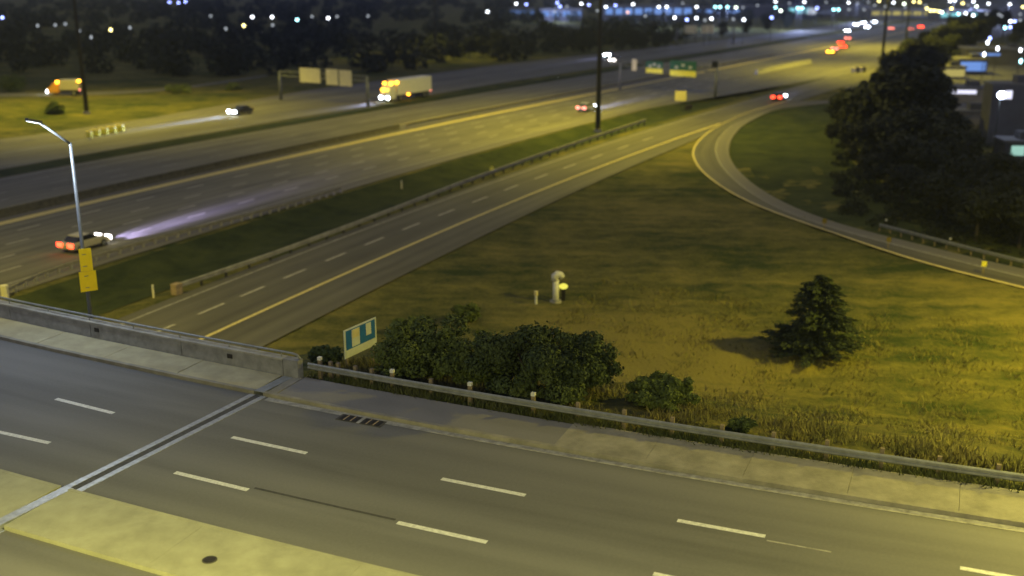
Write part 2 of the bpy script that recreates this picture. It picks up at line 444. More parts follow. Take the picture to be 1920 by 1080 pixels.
for k in range(2, 59):
    def out(i, f):
        t_ = LO[min(i + 1, 59)] - LO[max(i - 1, 0)]; t_ = t_ / np.linalg.norm(t_); nrm_ = np.array([-t_[1], t_[0]])
        p = LO[i] + nrm_ * f; return (p[0], p[1], gz(*p) + .04)
    for f0, f1 in ((.1, 5), (5, 10), (10, 16)):
        mb.quad([out(k, f0), out(k, f1), out(min(k + 1, 59), f1), out(min(k + 1, 59), f0)])
tag(mb.build('ditch_grass', M['ditch']), 'dark rough grass along the outer side of the loop ramp', 'grass', kind='stuff')
# access road on the far left with the van, beyond the grass
A = [(-330, 225), (-240, 224), W(0, 186), W(150, 183), W(260, 181), (-60, 262)]
Q, ln = resample(A, 30); mb = MB()
for k in range(29):
    mb.quad([(Q[k][0], Q[k][1], gz(*Q[k]) + .1), (Q[k + 1][0], Q[k + 1][1], gz(*Q[k + 1]) + .1), (Q[k + 1][0], Q[k + 1][1] + 6.5, gz(*Q[k + 1]) + .1), (Q[k][0], Q[k][1] + 6.5, gz(*Q[k]) + .1)], [(0, k * 5), (0, k * 5 + 5), (7, k * 5 + 5), (7, k * 5)])
mb.build('access_road', M['hwy'], kind='structure')
# pale gravel turnout and exit lane on the left
mb = MB()
Q, ln = resample([W(-200, 292), W(-60, 276), W(60, 264), W(170, 247)], 12)
for k in range(11):
    mb.quad([(*Q[k], ROAD + .05), (*Q[k + 1], ROAD + .05), (Q[k + 1][0] - 1, Q[k + 1][1] + 6, ROAD + .05), (Q[k][0] - 1, Q[k][1] + 6, ROAD + .05)], [(0, k * 4), (0, k * 4 + 4), (6, k * 4 + 4), (6, k * 4)])
mb.build('exit_lane', M['shoulder'], kind='structure')

# ------------------------------------------------------------------ avenue on the bridge and embankment
US = [-130, -110, -90, -75, -62, -52] + [-45 + 3 * k for k in range(25)] + [36, 48, 60, 80]
def joint_u(q): return -27.85 + (q - 22.5) * .08
def av_strip(mb, q0, q1, u0, u1, z, us=US):
    us = [u0] + [u for u in us if u0 < u < u1] + [u1]
    for a, b in zip(us, us[1:]):
        mb.quad([E(a, q0, z), E(b, q0, z), E(b, q1, z), E(a, q1, z)], [(q0, a), (q0, b), (q1, b), (q1, a)])
def av_box(mb, q0, q1, u0, u1, z0, z1, us=US):
    us = [u0] + [u for u in us if u0 < u < u1] + [u1]
    prof = [(q0, z0), (q1, z0), (q1, z1), (q0, z1)]
    for a, b in zip(us, us[1:]):
        for k in range(4):
            (qa, za), (qb, zb) = prof[k], prof[(k + 1) % 4]
            mb.quad([E(a, qa, za), E(a, qb, zb), E(b, qb, zb), E(b, qa, za)][::-1], [(qa + za, a), (qb + zb, a), (qb + zb, b), (qa + za, b)][::-1])
    for u in (u0, u1): mb.quad([E(u, q, z) for q, z in prof])
mb = MB(); av_strip(mb, 24.95, 35.0, -130, 80, 0); av_strip(mb, 11.5, 22.05, -130, 80, 0)
avenue = mb.build('avenue_road', M['road'], kind='structure')
# gutter strips
mb = MB(); av_strip(mb, 34.62, 34.98, -26.3, 80, .012); mb.build('gutter_strip', M['fade'], avenue)
for (q, segs) in ((31.2, [(105, 748, 213, 775), (435, 820, 575, 850), (828, 898, 985, 929), (1270, 976, 1435, 1006), (1800, 1065, 1985, 1098)]),
                  (27.9, [(-62, 797, 93, 831), (328, 886, 465, 919), (745, 980, 913, 1017), (1225, 1076, 1395, 1112)])):
    for (a, b, c, d) in segs:
        (u0, q0), (u1, q1) = toE(*W(a, b, 0)), toE(*W(c, d, 0))
        mb = MB(); mb.quad([E(u0, q0 - .11, .008), E(u1, q1 - .11, .008), E(u1, q1 + .11, .008), E(u0, q0 + .11, .008)]); mb.build('lane_dash', M['white'], avenue)
mb = MB(); av_strip(mb, 27.84, 27.96, toE(*W(470, 920, 0))[0], toE(*W(738, 978, 0))[0], .006); mb.build('tar_seam', M['seam'], avenue)
mb = MB(); av_strip(mb, 31.16, 31.24, toE(*W(1440, 1007, 0))[0], toE(*W(1560, 1029, 0))[0], .006); mb.build('worn_line', M['fade'], avenue)
# sidewalk: kerb stones and slabs
side = tag(bpy.data.objects.new('sidewalk', None), kind='structure'); col.objects.link(side)
def j_u(q): return joint_u(q)
mb = MB(); av_box(mb, 35.0, 35.2, -130, j_u(35) - .25, -.1, .17); mb.build('kerb', M['conc2'], side)
mb = MB(); av_box(mb, 35.0, 35.2, j_u(35) + .25, 80, -.1, .17); mb.build('kerb', M['conc2'], side)
u = j_u(36) - .3; k = 0
while u > -90:
    mb = MB(); av_box(mb, 35.21, 37.05, u - 4.5, u - .02, -.1, .16 + .004 * (k % 2)); mb.build('slab', M['litconc'], side); u -= 4.52; k += 1
mb = MB(); av_box(mb, 35.21, 37.35, j_u(36) + .75, -13.2, -.1, .14); mb.build('asphalt_path', M['patch'], side)
mb = MB(); av_box(mb, 35.21, 37.2, j_u(36) + .28, j_u(36) + .74, -.1, .165); mb.build('slab', M['conc2'], side)
u = -13.2; k = 0
while u < 60:
    mb = MB(); av_box(mb, 35.21, 37.5, u + .006, u + 3.6, -.1, .155 + .004 * ((k * 7) % 3)); mb.build('slab', M['conc2'], side); u += 3.606; k += 1
mb = MB(); av_box(mb, 8.6, 11.4, -130, 80, -.1, .16); tag(mb.build('sidewalk', M['conc2']), kind='structure')
# median island
med = tag(bpy.data.objects.new('median', None), kind='structure'); col.objects.link(med)
for a, b in ((-130, j_u(23.5) - .22), (j_u(23.5) + .22, 80)):
    mb = MB(); av_box(mb, 24.78, 24.94, a, b, -.1, .155); mb.build('kerb', M['median'], med)
    mb = MB(); av_box(mb, 22.06, 22.22, a, b, -.1, .155); mb.build('kerb', M['median'], med)
u = j_u(23.5) - .23
while u > -60:
    mb = MB(); av_box(mb, 22.225, 24.775, u - 6, u - .02, -.1, .15); mb.build('slab', M['median'], med); u -= 6.02
u = j_u(23.5) + .23
while u < 45:
    mb = MB(); av_box(mb, 22.225, 24.775, u + .004, u + 6, -.1, .15); mb.build('slab', M['median'], med); u += 6.004
# round manhole in the median
x, y = W(393, 1050, .15); man = thing('manhole_cover', (x, y, .152), 'dark oval manhole in the pale median at the bottom left', 'manhole')
mb = MB(); mb.tube([(0, 0, 0), (0, 0, .02)], .19, 18); mb.build('cover', M['iron'], man)
mb = MB(); mb.tube([(0, 0, -.01), (0, 0, .012)], .235, 18); mb.build('frame', M['darkconc'], man)

# bridge with abutment, deck edge and expansion joint
br = thing('road_bridge', E(-60, 30, -1), 'concrete bridge carrying the avenue over the highway on the left', 'bridge')
br['_base'] = E(-60, 30, -1)
mb = MB(); av_box(mb, 8.3, 37.9, -130, joint_u(30) - .4, -1.3, -.12); mb.build('deck', M['wall'], br)
mb = MB(); mb.quad([E(-27.6, 8.3, -.12), E(-26.4, 38.2, -.12), E(-26.4, 38.2, -7), E(-27.6, 8.3, -7)]); mb.quad([E(-26.9, 8.3, -7), E(-25.7, 38.2, -7), E(-25.7, 38.2, -.12), E(-26.9, 8.3, -.12)])
mb.quad([E(-26.4, 38.2, -.12), E(-25.7, 38.2, -.12), E(-25.7, 38.2, -7), E(-26.4, 38.2, -7)]); mb.build('abutment', M['wall'], br)
def joint_strip(mb, o0, o1, q0, q1, z0, z1):
    pr = [(o0, z0), (o1, z0), (o1, z1), (o0, z1)]
    for k in range(4):
        (a, za), (b, zb) = pr[k], pr[(k + 1) % 4]
        mb.quad([E(joint_u(q0) + a, q0, za), E(joint_u(q0) + b, q0, zb), E(joint_u(q1) + b, q1, zb), E(joint_u(q1) + a, q1, za)])
ej = thing('expansion_joint', E(joint_u(25), 25, 0), 'steel and rubber expansion joint crossing the avenue at the bridge end', 'expansion joint'); ej['_base'] = E(joint_u(25), 25, 0)
for o in (-.42, .16):
    mb = MB(); joint_strip(mb, o, o + .26, 24.96, 34.99, -.06, .02); mb.build('steel_edge', M['jsteel'], ej)
    mb = MB(); joint_strip(mb, o, o + .26, 11.5, 22.04, -.06, .02); mb.build('steel_edge', M['jsteel'], ej)
mb = MB(); joint_strip(mb, -.155, .155, 24.96, 34.99, -.06, .008); joint_strip(mb, -.155, .155, 11.5, 22.04, -.06, .008); mb.build('seal', M['seam'], ej)
mb = MB(); joint_strip(mb, -.21, .21, 22.0, 24.98, .0, .154); mb.build('median_plate', M['jsteel'], ej)
mb = MB(); joint_strip(mb, -.24, .24, 35.0, 37.0, .0, .175); mb.build('sidewalk_plate', M['steel'], ej)

# parapet
pp = thing('parapet_wall', E(-40, 37.3, 0), 'long grey concrete parapet with a steel handrail along the bridge sidewalk', 'parapet'); pp['_base'] = E(-40, 37.3, 0)
u = -27.0
while u > -95:
    mb = MB(); av_box(mb, 37.1, 37.48, u - 5.9, u - .025, -.15, .88); mb.build('wall_panel', M['wall'], pp); u -= 5.925
mb = MB(); av_box(mb, 37.06, 37.52, -95, -27.0, .88, .96); mb.build('coping', M['conc'], pp)
mb = MB(); av_box(mb, 37.08, 37.5, -26.98, -26.2, -.15, .96); mb.build('end_block', M['wall'], pp)
pts = [E(u, 37.3, 1.2) for u in np.linspace(-95, -26.6, 60)] + [E(-26.35, 37.3, 1.16), E(-26.18, 37.3, 1.0)]
mb = MB(); mb.tube(pts, .055, 8); smooth(mb.build('handrail', M['steel'], pp))
u = -27.2
while u > -90:
    mb = MB(); mb.tube([E(u, 37.3, .95), E(u, 37.3, 1.16)], .03, 6); mb.build('rail_post', M['steel'], pp); u -= 2.96
for uu in (-38.4, -30.0):
    mb = MB(); mb.box(E(uu, 37.085, .6), (.28, .05, .2), -R(23)); mb.build('junction_box', M['iron'], pp)

# guardrails -------------------------------------------------
WB = [(0, -.155), (.05, -.11), (.05, -.05), (0, -.02), (0, .02), (.05, .05), (.05, .11), (0, .155), (-.02, .155), (-.02, -.155)]
def guardrail(name, path, label, rail_h, post_at, post_h, rail_m=None, post_m=None, flip=1, post_w=.15, group=None, base=None, cap=None, fat=1.0):
    b = base or path[0]; t = thing(name, b, label, 'guardrail', group=group); t['_base'] = tuple(b)
    mb = MB(); mb.sweep([(p[0], p[1], p[2] + rail_h) for p in path], [(a * flip * fat, z * fat) for a, z in WB]); mb.build('rail', rail_m or M['steel'], t)
    pm = MB(); pm.box((0, 0, post_h / 2 - .2), (post_w, post_w, post_h + .4)); me = pm.mesh('post', post_m or M['wood'])
    for i, p in enumerate(post_at):
        o = bpy.data.objects.new('post', me); col.objects.link(o); o.parent = t; o.location = Vector(p) - Vector(b); o.rotation_euler = (0, 0, -R(23) if name != 'x' else 0)
        if cap and i in cap:
            cb = MB(); cb.box((0, 0, post_h + .06), (.17, .17, .14)); c = bpy.data.objects.new('reflector_cap', cb.mesh('reflector_cap', M['whiteplastic'])); col.objects.link(c); c.parent = o
    return t
us = np.linspace(-26.1, 45, 60)
path = [E(u, 37.75, gz(*E(u, 37.75)[:2]) + .1) for u in us]
posts_px = [(572, 690), (592, 694), (606, 697), (640, 702), (672, 707), (711, 714), (786, 726), (860, 739), (983, 757)]
pu = []
for p in posts_px: pu.append(toE(*W(p[0], p[1] + 5, .75))[0])
while pu[-1] < 42: pu.append(pu[-1] + 1.95)
near_rail = guardrail('guardrail', path, 'steel beam guardrail between the avenue sidewalk and the grass slope', .58, [E(u, 37.9, 0) for u in pu], .86, flip=1, cap=(0, 5, 7, 8))
ramp_pts = [W(*p) for p in [(332, 551), (500, 494), (700, 418), (860, 354), (1000, 303), (1120, 262), (1210, 232)]]
Q, ln = resample(ramp_pts, 40); path = [(q[0], q[1], ROAD - .05) for q in Q]
rr = guardrail('guardrail', path, 'long grey guardrail on the far side of the slip road lanes', .66, [(Q[k][0] - .15, Q[k][1] + .1, ROAD - .1) for k in range(0, 40, 1)], .66, rail_m=M['conc'], post_m=M['darkpole'], flip=1, fat=1.35)
mb = MB(); mb.box((Q[0][0], Q[0][1], ROAD + .42), (.7, .55, .85), R(64)); mb.build('end_terminal', M['rust'], rr)
npx = [(10, 556), (83, 520), (217, 478), (327, 447), (483, 406), (560, 384), (640, 360)]
Q, ln = resample([W(*p) for p in npx], 34); path = [(q[0], q[1], ROAD - .05) for q in Q]
nr = guardrail('guardrail', path, 'low guardrail along the grass edge of the lanes with the lit car', .5, [(q[0], q[1], ROAD - .1) for q in Q[::1]], .5, rail_m=M['conc2'], post_m=M['conc'], post_w=.22)
mb = MB(); mb.tube([(Q[0][0], Q[0][1], ROAD - .2), (Q[0][0], Q[0][1], ROAD + .9)], .3, 10); mb.build('end_terminal', M['signback'], nr)
lp = [W(*p) for p in [(1640, 436), (1700, 452), (1780, 474), (1850, 492), (1920, 510), (2000, 528)]]
Q, ln = resample(lp, 16); path = [(q[0] + .6, q[1] + .6, ROAD) for q in Q]
lr = guardrail('guardrail', path, 'dim guardrail on the outer side of the loop ramp at the right', .62, [(p[0] + .1, p[1] + .1, p[2] - .1) for p in path], .76)
# concrete median barrier, all sections in one dark tone
Q = [(HX(-2.1, Y), Y, ROAD) for Y in np.linspace(40, 171, 45)]
bar = thing('median_barrier', Q[20], 'dark concrete barrier dividing the two highway directions', 'barrier'); bar['_base'] = Q[20]
PR = [(-.32, -.05), (.32, -.05), (.3, .1), (.12, .35), (.09, .85), (-.09, .85), (-.12, .35), (-.3, .1)]
for k in range(0, 44, 2):
    mb = MB(); a = Vector(Q[k]); b = Vector(Q[k + 2]); mid = Vector(Q[k + 1]); d = (b - a).normalized() * .02
    mb.sweep([a + d, mid, b - d], PR); mb.build('barrier_section', M['darkconc'], bar)
Q = [(HX(-2.2, Y), Y, ROAD) for Y in np.linspace(173, 330, 40)]
guardrail('guardrail', Q, 'distant low guardrail continuing from the end of the concrete median barrier', .5, [Q[k] for k in range(0, 40, 2)], .66, rail_m=M['darkpole'])

# ------------------------------------------------------------------ lamps of the place, plus unseen added ones
def spot(name, loc, parent, color, energy, size=150, blend=.6, rot=(0, 0, 0), radius=.4):
    l = bpy.data.lights.new(name, 'SPOT'); l.energy = energy; l.color = color; l.spot_size = R(size); l.spot_blend = blend; l.shadow_soft_size = radius
    o = bpy.data.objects.new(name, l); col.objects.link(o); o.parent = parent; o.location = loc; o.rotation_euler = rot; return o
lampglow = lamp_mat('sodium_glow', (1, .72, .2), 30)
ledglow = lamp_mat('led_glow', (.75, .88, 1), 6)
MASTS = [(1121, 240, 'tall dark light mast standing on the grass beside the slip road guardrail', 165000, 40, 146),
         (163, 213, 'tall light mast on the grass at the far left behind the street lamp', 165000, 40, 120),
         (817, 106, 'thin distant light mast rising behind the box truck', 36000, 30, 118),
         (1652, 134, 'tall light mast at the edge of the dark trees on the right', 140000, 31, 146),
         (1697, 92, 'farthest thin light mast right of the lanes near the horizon', 150000, 31, 146)]
def mast(x, y, h, label, energy, size=152, aim=(0, 0, 0)):
    z = gz(x, y); t = thing('light_mast', (x, y, z), label, 'light mast', group='high light masts of the interchange')
    mb = MB(); mb.tube([(0, 0, 0), (0, 0, h * .5), (0, 0, h)], [.42, .3, .17], 10); smooth(mb.build('pole', M['darkpole'], t))
    mb = MB(); mb.tube([(0, 0, 0), (0, 0, .5)], .6, 10); mb.build('base', M['conc'], t)
    mb = MB(); mb.tube([(1.1 * math.cos(a), 1.1 * math.sin(a), h - .2) for a in np.linspace(0, 2 * math.pi, 17)], .06, 6); 
    for a in range(4): mb.tube([(0, 0, h - .1), (1.1 * math.cos(a * 1.571), 1.1 * math.sin(a * 1.571), h - .2)], .05, 5)
    mb.build('lamp_ring', M['darkpole'], t)
    for a in range(6):
        t0 = a * math.pi / 3; mb = MB(); mb.box((1.1 * math.cos(t0), 1.1 * math.sin(t0), h - .38), (.5, .5, .28)); f = mb.build('floodlight', M['darkpole'], t)
        mb = MB(); mb.box((1.1 * math.cos(t0), 1.1 * math.sin(t0), h - .535), (.4, .4, .02)); mb.build('lens', lampglow, f)
    spot('lamp_light', (0, 0, h - .7), t, SODIUM, energy, size, .7, aim, radius=1.0)
    return t
for (u, v, lab, en, h, sz) in MASTS:
    x, y = W(u, v); mast(x, y, h, lab, en, sz)
mast(44, 57, 27, 'tall light mast on the grass inside the loop ramp beyond the right edge', 112000, 142, (0, R(20), 0))
mast(-43, 61, 30, 'unseen light mast added past the left edge to brighten the lower roads', 46000, 112, (R(27), 0, R(-20)))  # added mast, out of view, fills in the dim lower-left roads

def street_lamp(u, q, label, color, energy, glow_m, armlen=1.55, size=165, side=1, top=8.9, rise=1.15):
    p = E(u, q, 0); t = thing('street_lamp', p, label, 'street lamp', group='street lamps along the avenue')
    mb = MB(); mb.tube([(0, 0, -.3), (0, 0, 4), (0, 0, top)], [.11, .095, .075], 10); smooth(mb.build('pole', M['pole'], t))
    d = Vector((-ES - .12, -EC, 0)).normalized() * side
    mb = MB(); mb.tube([(0, 0, top - .05), tuple(d * .25 + Vector((0, 0, top + .14))), tuple(d * armlen + Vector((0, 0, top + rise)))], .06, 8); smooth(mb.build('arm', M['pole'], t))
    e = d * (armlen + .3) + Vector((0, 0, top + rise + .12))
    mb = MB(); mb.box((0, 0, 0), (.75, .24, .12)); hd = mb.build('lamp_head', M['pole'], t); hd.location = e; hd.rotation_euler = (0, R(-16), math.atan2(d.y, d.x))
    mb = MB(); mb.box((0, 0, -.08), (.6, .24, .02)); mb.build('lens', glow_m, hd)
    spot('lamp_light', e + Vector((0, 0, -.2)), t, color, energy, size, .5, radius=.25)
    return t
def project(x, y, z):
    dp = y * CP - (z - CAM_H) * SP; return 960 + F_PX * x / dp, 540 - F_PX * (y * SP + (z - CAM_H) * CP) / dp
pu_ = min(np.linspace(-50, -25, 1001), key=lambda u: abs(project(*E(u, 37.75, 1.0))[0] - 170))
ptop_ = min(np.linspace(5, 14, 901), key=lambda z: abs(project(*E(pu_, 37.75, z))[1] - 268))
print('lamp', pu_, ptop_, project(*E(pu_, 37.75, ptop_)))
street_lamp(pu_, 37.75, 'grey street lamp with a bent arm rising behind the bridge parapet', (.72, .84, 1.0), 2700, ledglow, top=ptop_)
street_lamp(16, 38.6, 'street lamp beside the guardrail just past the right edge', (1.0, .87, .16), 24500, lampglow)
for u_, lab in ((-20, 'left unseen street lamp added below the camera to light the avenue evenly'), (0, 'middle unseen street lamp added below the camera to light the avenue evenly'), (20, 'right unseen street lamp added below the camera to light the avenue evenly')):
    street_lamp(u_, 8.9, lab, (1.0, .91, .24), 17500, lampglow, 1.5, side=-1)  # unseen lamps added on the near side to even out the avenue light
# the two yellow plates on the lamp pole
px, py, pz = E(pu_, 37.75, 0)
def px_plate(u, v, Y):
    return at_dist(u, v, Y)
t = thing('warning_sign', (px, py, 1.0), 'pair of bright yellow plates, narrow above wide, on the lamp pole', 'sign'); t['_base'] = (px, py, 1.0)
dirn = Vector((.80, .52, 0)).normalized(); nrm = Vector((dirn.y, -dirn.x, 0))
def plate(mb, c, wdt, hgt, thick, n, d):
    c = Vector(c); up = Vector((0, 0, 1)); mb_i = len(mb.v)
    for s in (0, 1):
        for a, b in ((-1, -1), (1, -1), (1, 1), (-1, 1)): mb.v.append(tuple(c + d * a * wdt / 2 + up * b * hgt / 2 + n * (s * thick)))
    i = mb_i
    for f in ((0, 3, 2, 1), (4, 5, 6, 7), (0, 1, 5, 4), (1, 2, 6, 5), (2, 3, 7, 6), (3, 0, 4, 7)): mb.f.append(tuple(i + k for k in f)); mb.uv.append(None)
mb = MB(); plate(mb, (px, py, 3.92) + Vector((0, 0, 0)) if False else Vector((px, py, 3.92)) + nrm * .13 + dirn * .06, .58, 1.15, .03, nrm, dirn); mb.build('narrow_plate', M['yellow'], t)
mb = MB(); plate(mb, Vector((px, py, 2.82)) + nrm * .13 + dirn * .06, .80, 1.02, .03, nrm, dirn); mb.build('wide_plate', M['yellow'], t)
mb = MB()
for z in (2.5, 3.1, 3.6, 4.2): mb.box((px + nrm.x * .06, py + nrm.y * .06, z), (.2, .2, .05), math.atan2(dirn.y, dirn.x))
mb.build('bracket', M['steel'], t)

# ------------------------------------------------------------------ blue sign on two posts
bx, by, bzz = ground_hit(668, 705)
bx, by = W(676, 690, -.2); bzz = gz(bx, by)
dist = by
c0 = Vector(at_dist(646, 672, dist)); c1 = Vector(at_dist(704, 597, dist + 2.1))
wv = Vector((c1.x - c0.x, 2.1, 0)); wid = wv.length; d = wv.normalized(); nrm = Vector((d.y, -d.x, 0))
mid = (c0 + c1) / 2; hgt = 1.4; ctr = Vector((mid.x, mid.y, mid.z + .02))
t = thing('road_sign', (ctr.x, ctr.y, gz(ctr.x, ctr.y)), 'white edged blue road sign on two posts behind the guardrail', 'sign'); t['_base'] = (ctr.x, ctr.y, gz(ctr.x, ctr.y))
skew = .22
def pl(name, m, x0, x1, y0, y1, off, par=None, th=.012):
    mb = MB(); i = 0
    c = ctr + d * ((x0 + x1) / 2 - .5) * wid + Vector((0, 0, ((y0 + y1) / 2 - .5) * hgt))
    plate(mb, c + nrm * off, (x1 - x0) * wid, (y1 - y0) * hgt, th, nrm, d); return mb.build(name, m, par or t)
pl('board', M['signwhite'], 0, 1, 0, 1, 0, th=.03)
pl('blue_field', M['blue'], .05, .95, .28, .95, .034, th=.01)
pl('white_block', M['signwhite'], .22, .46, .32, .92, .048, th=.01)
pl('cream_panel', M['signcream'], .24, .44, .62, .90, .062, th=.01)
pl('white_shape', M['signwhite'], .66, .82, .50, .92, .048, th=.01)
pl('lower_panel', M['signwhite'], .04, .96, .04, .28, .034, th=.01)
for f in (.1, .9):
    p = ctr + d * (f - .5) * wid - nrm * .06
    mb = MB(); mb.box((p.x, p.y, (gz(p.x, p.y) - .3 + ctr.z + .6) / 2), (.1, .1, ctr.z + .6 - gz(p.x, p.y) + .3), math.atan2(d.y, d.x)); mb.build('post', M['wood'], t)

# storm drain by the kerb
x, y = W(677, 789, 0); u_, q_ = toE(x, y)
t = thing('storm_drain', (x, y, .004), 'rusty double grate storm drain set in the gutter', 'drain', -R(23))
mb = MB(); mb.box((0, 0, 0), (2.1, .62, .02)); mb.build('frame', M['darkconc'], t)
for s in (-.53, .53):
    mb = MB(); mb.box((s, 0, .012), (.82, .5, .012)); g = mb.build('grate', M['iron'], t)
    for k in range(5):
        mb = MB(); mb.box((s - .32 + .16 * k, 0, .024), (.05, .48, .014)); mb.build('bar', M['rust'] if k % 2 else M['iron'], g)
mb = MB(); mb.box((0, 0, .016), (.14, .6, .012)); mb.build('divider', M['conc'], t)

# ------------------------------------------------------------------ small things on the grass
x, y, z = ground_hit(1042, 566)
S = math.hypot(y, CAM_H - z) / F_PX
t = thing('vent_pipe', (x, y, z), 'white vent pipe with a bent top on the dry grass', 'pipe')
mb = MB(); h = 54 * S; mb.tube([(0, 0, -.3), (0, 0, h * .8)], [5.6 * S, 5.8 * S], 14); smooth(mb.build('pipe', M['whiteplastic'], t))
mb = MB(); mb.tube([(-2.5 * S, 0, h * .76), (-2 * S, 0, h * .93), (2 * S, 0, h * .99), (9 * S, -.02, h * .97), (13 * S, -.04, h * .88)], [6.2 * S, 7 * S, 7 * S, 6.2 * S, 4.6 * S], 14); smooth(mb.build('hood', M['whiteplastic'], t))
mb = MB(); mb.tube([(0, 0, -.1), (0, 0, .1)], 11 * S, 14); mb.build('pad', M['conc'], t)
mb = MB(); mb.tube([(0, 0, .1), (0, 0, .2)], 7.4 * S, 14); mb.build('flange', M['steel'], t)
x2, y2, z2 = ground_hit(1056, 563)
t = thing('marker_post', (x2, y2, z2), 'dark post with a glowing yellow reflector beside the vent pipe', 'marker post')
mb = MB(); mb.box((0, 0, 12 * S), (7 * S, .12, 26 * S)); mb.build('post', M['black'], t)
mb = MB(); mb.ball((0, -.1, 28 * S), 8.5 * S, 12, 8, (1.0, .4, .68)); smooth(mb.build('reflector', lamp_mat('reflector_glow', (1, .92, .12), .95), t))  # reflector emits by itself, standing in for light it throws back
x2, y2, z2 = ground_hit(1005, 572)
t = thing('marker_post', (x2, y2, z2), 'short white marker post left of the vent pipe', 'marker post')
mb = MB(); mb.tube([(0, 0, -.1), (0, 0, 22 * S), (0, 0, 26 * S)], [.1, .1, .06], 8); mb.build('post', M['whiteplastic'], t)
mb = MB(); mb.tube([(0, 0, 19 * S), (0, 0, 27 * S)], .15, 8); mb.build('cap', M['signcream'], t)
x2, y2 = W(922, 327); t = thing('delineator', (x2, y2, gz(x2, y2)), 'round yellow reflector on a thin post in the dark grass ditch', 'delineator')
mb = MB(); mb.box((0, 0, .35), (.06, .06, .9)); mb.build('post', M['steel'], t); mb = MB(); mb.tube([(0, -.04, .85), (0, -.08, .85)], .26, 14); mb.build('reflector', M['yreflect'], t)
for (u, v, lab) in ((288, 556, 'faint pale post in the grass before the slip road guardrail end'), (753, 345, 'faint pale post on the grass edge below the lane dashes')):
    x2, y2 = W(u, v); t = thing('delineator', (x2, y2, gz(x2, y2)), lab, 'delineator')
    mb = MB(); mb.box((0, 0, .5), (.14, .06, 1.1)); mb.build('post', M['signback'], t); mb = MB(); mb.box((0, -.04, .9), (.1, .02, .2)); mb.build('reflector', M['whiteplastic'], t)
for (u, v, lab, h) in ((1843, 514, 'brightest yellow chevron marker on the loop ramp edge at the right', .95), (1665, 466, 'middle yellow chevron marker on the dim loop ramp edge', .9), (1545, 430, 'farthest faint orange chevron marker on the loop ramp edge', .9)):
    x2, y2 = W(u, v); t = thing('chevron_marker', (x2, y2, ROAD - .05), lab, 'road marker', R(-20), 'chevron markers along the loop ramp')
    mb = MB(); mb.box((0, 0, .4), (.08, .08, 1.0)); mb.build('post', M['wood'], t)
    mb = MB(); mb.box((0, -.06, h), (.42, .02, .45)); mb.build('plate', M['yreflect'] if u > 1800 else M['signdim'], t)
    mb = MB()
    for s in (-.16, .0, .16): mb.quad([(s - .07, -.075, h), (s + .05, -.075, h + .24), (s + .09, -.075, h + .24), (s - .02, -.075, h), (s + .09, -.075, h - .24), (s + .05, -.075, h - .24)])
    mb.build('chevron', M['black'], t)
for (u, v, lab) in ((1660, 426, 'small white reflector post at the start of the loop ramp guardrail'), (1780, 462, 'small white reflector post behind the loop ramp guardrail')):
    x2, y2 = W(u, v); t = thing('delineator', (x2, y2, ROAD - .07), lab, 'delineator')
    mb = MB(); mb.box((0, 0, .4), (.06, .06, .9)); mb.build('post', M['darkpole'], t); mb = MB(); mb.ball((0, -.04, .8), .11, 8, 6); mb.build('reflector', M['whiteplastic'], t)

# ------------------------------------------------------------------ gantries
def gantry(pl_, pr_, h, signs, label, front, thick=.32):
    (x0, y0), (x1, y1) = W(*pl_), W(*pr_)
    t = thing('sign_gantry', (x0, y0, ROAD), label, 'sign gantry', group='sign gantries over the highway'); t['_base'] = (x0, y0, ROAD)
    for x, y in ((x0, y0), (x1, y1)):
        mb = MB(); mb.tube([(x, y, ROAD - .1), (x, y, ROAD + h)], [thick, thick * .8], 10); smooth(mb.build('column', M['pole'], t))
    mb = MB()
    for dz in (0, .9): mb.tube([(x0, y0, ROAD + h - dz), (x1, y1, ROAD + h - dz)], .11, 6)
    n = 10; a, b = Vector((x0, y0, ROAD + h)), Vector((x1, y1, ROAD + h))
    for k in range(n):
        p, q = a.lerp(b, k / n), a.lerp(b, (k + 1) / n)
        mb.tube([p, q - Vector((0, 0, .9))], .05, 5)
    mb.build('truss', M['pole'], t)
    return t, a, b
t, a, b = gantry((527, 187), (690, 200), 5.6, [], 'gantry with two blank pale sign backs above the oncoming lanes', False)
Yg = (a.y + b.y) / 2
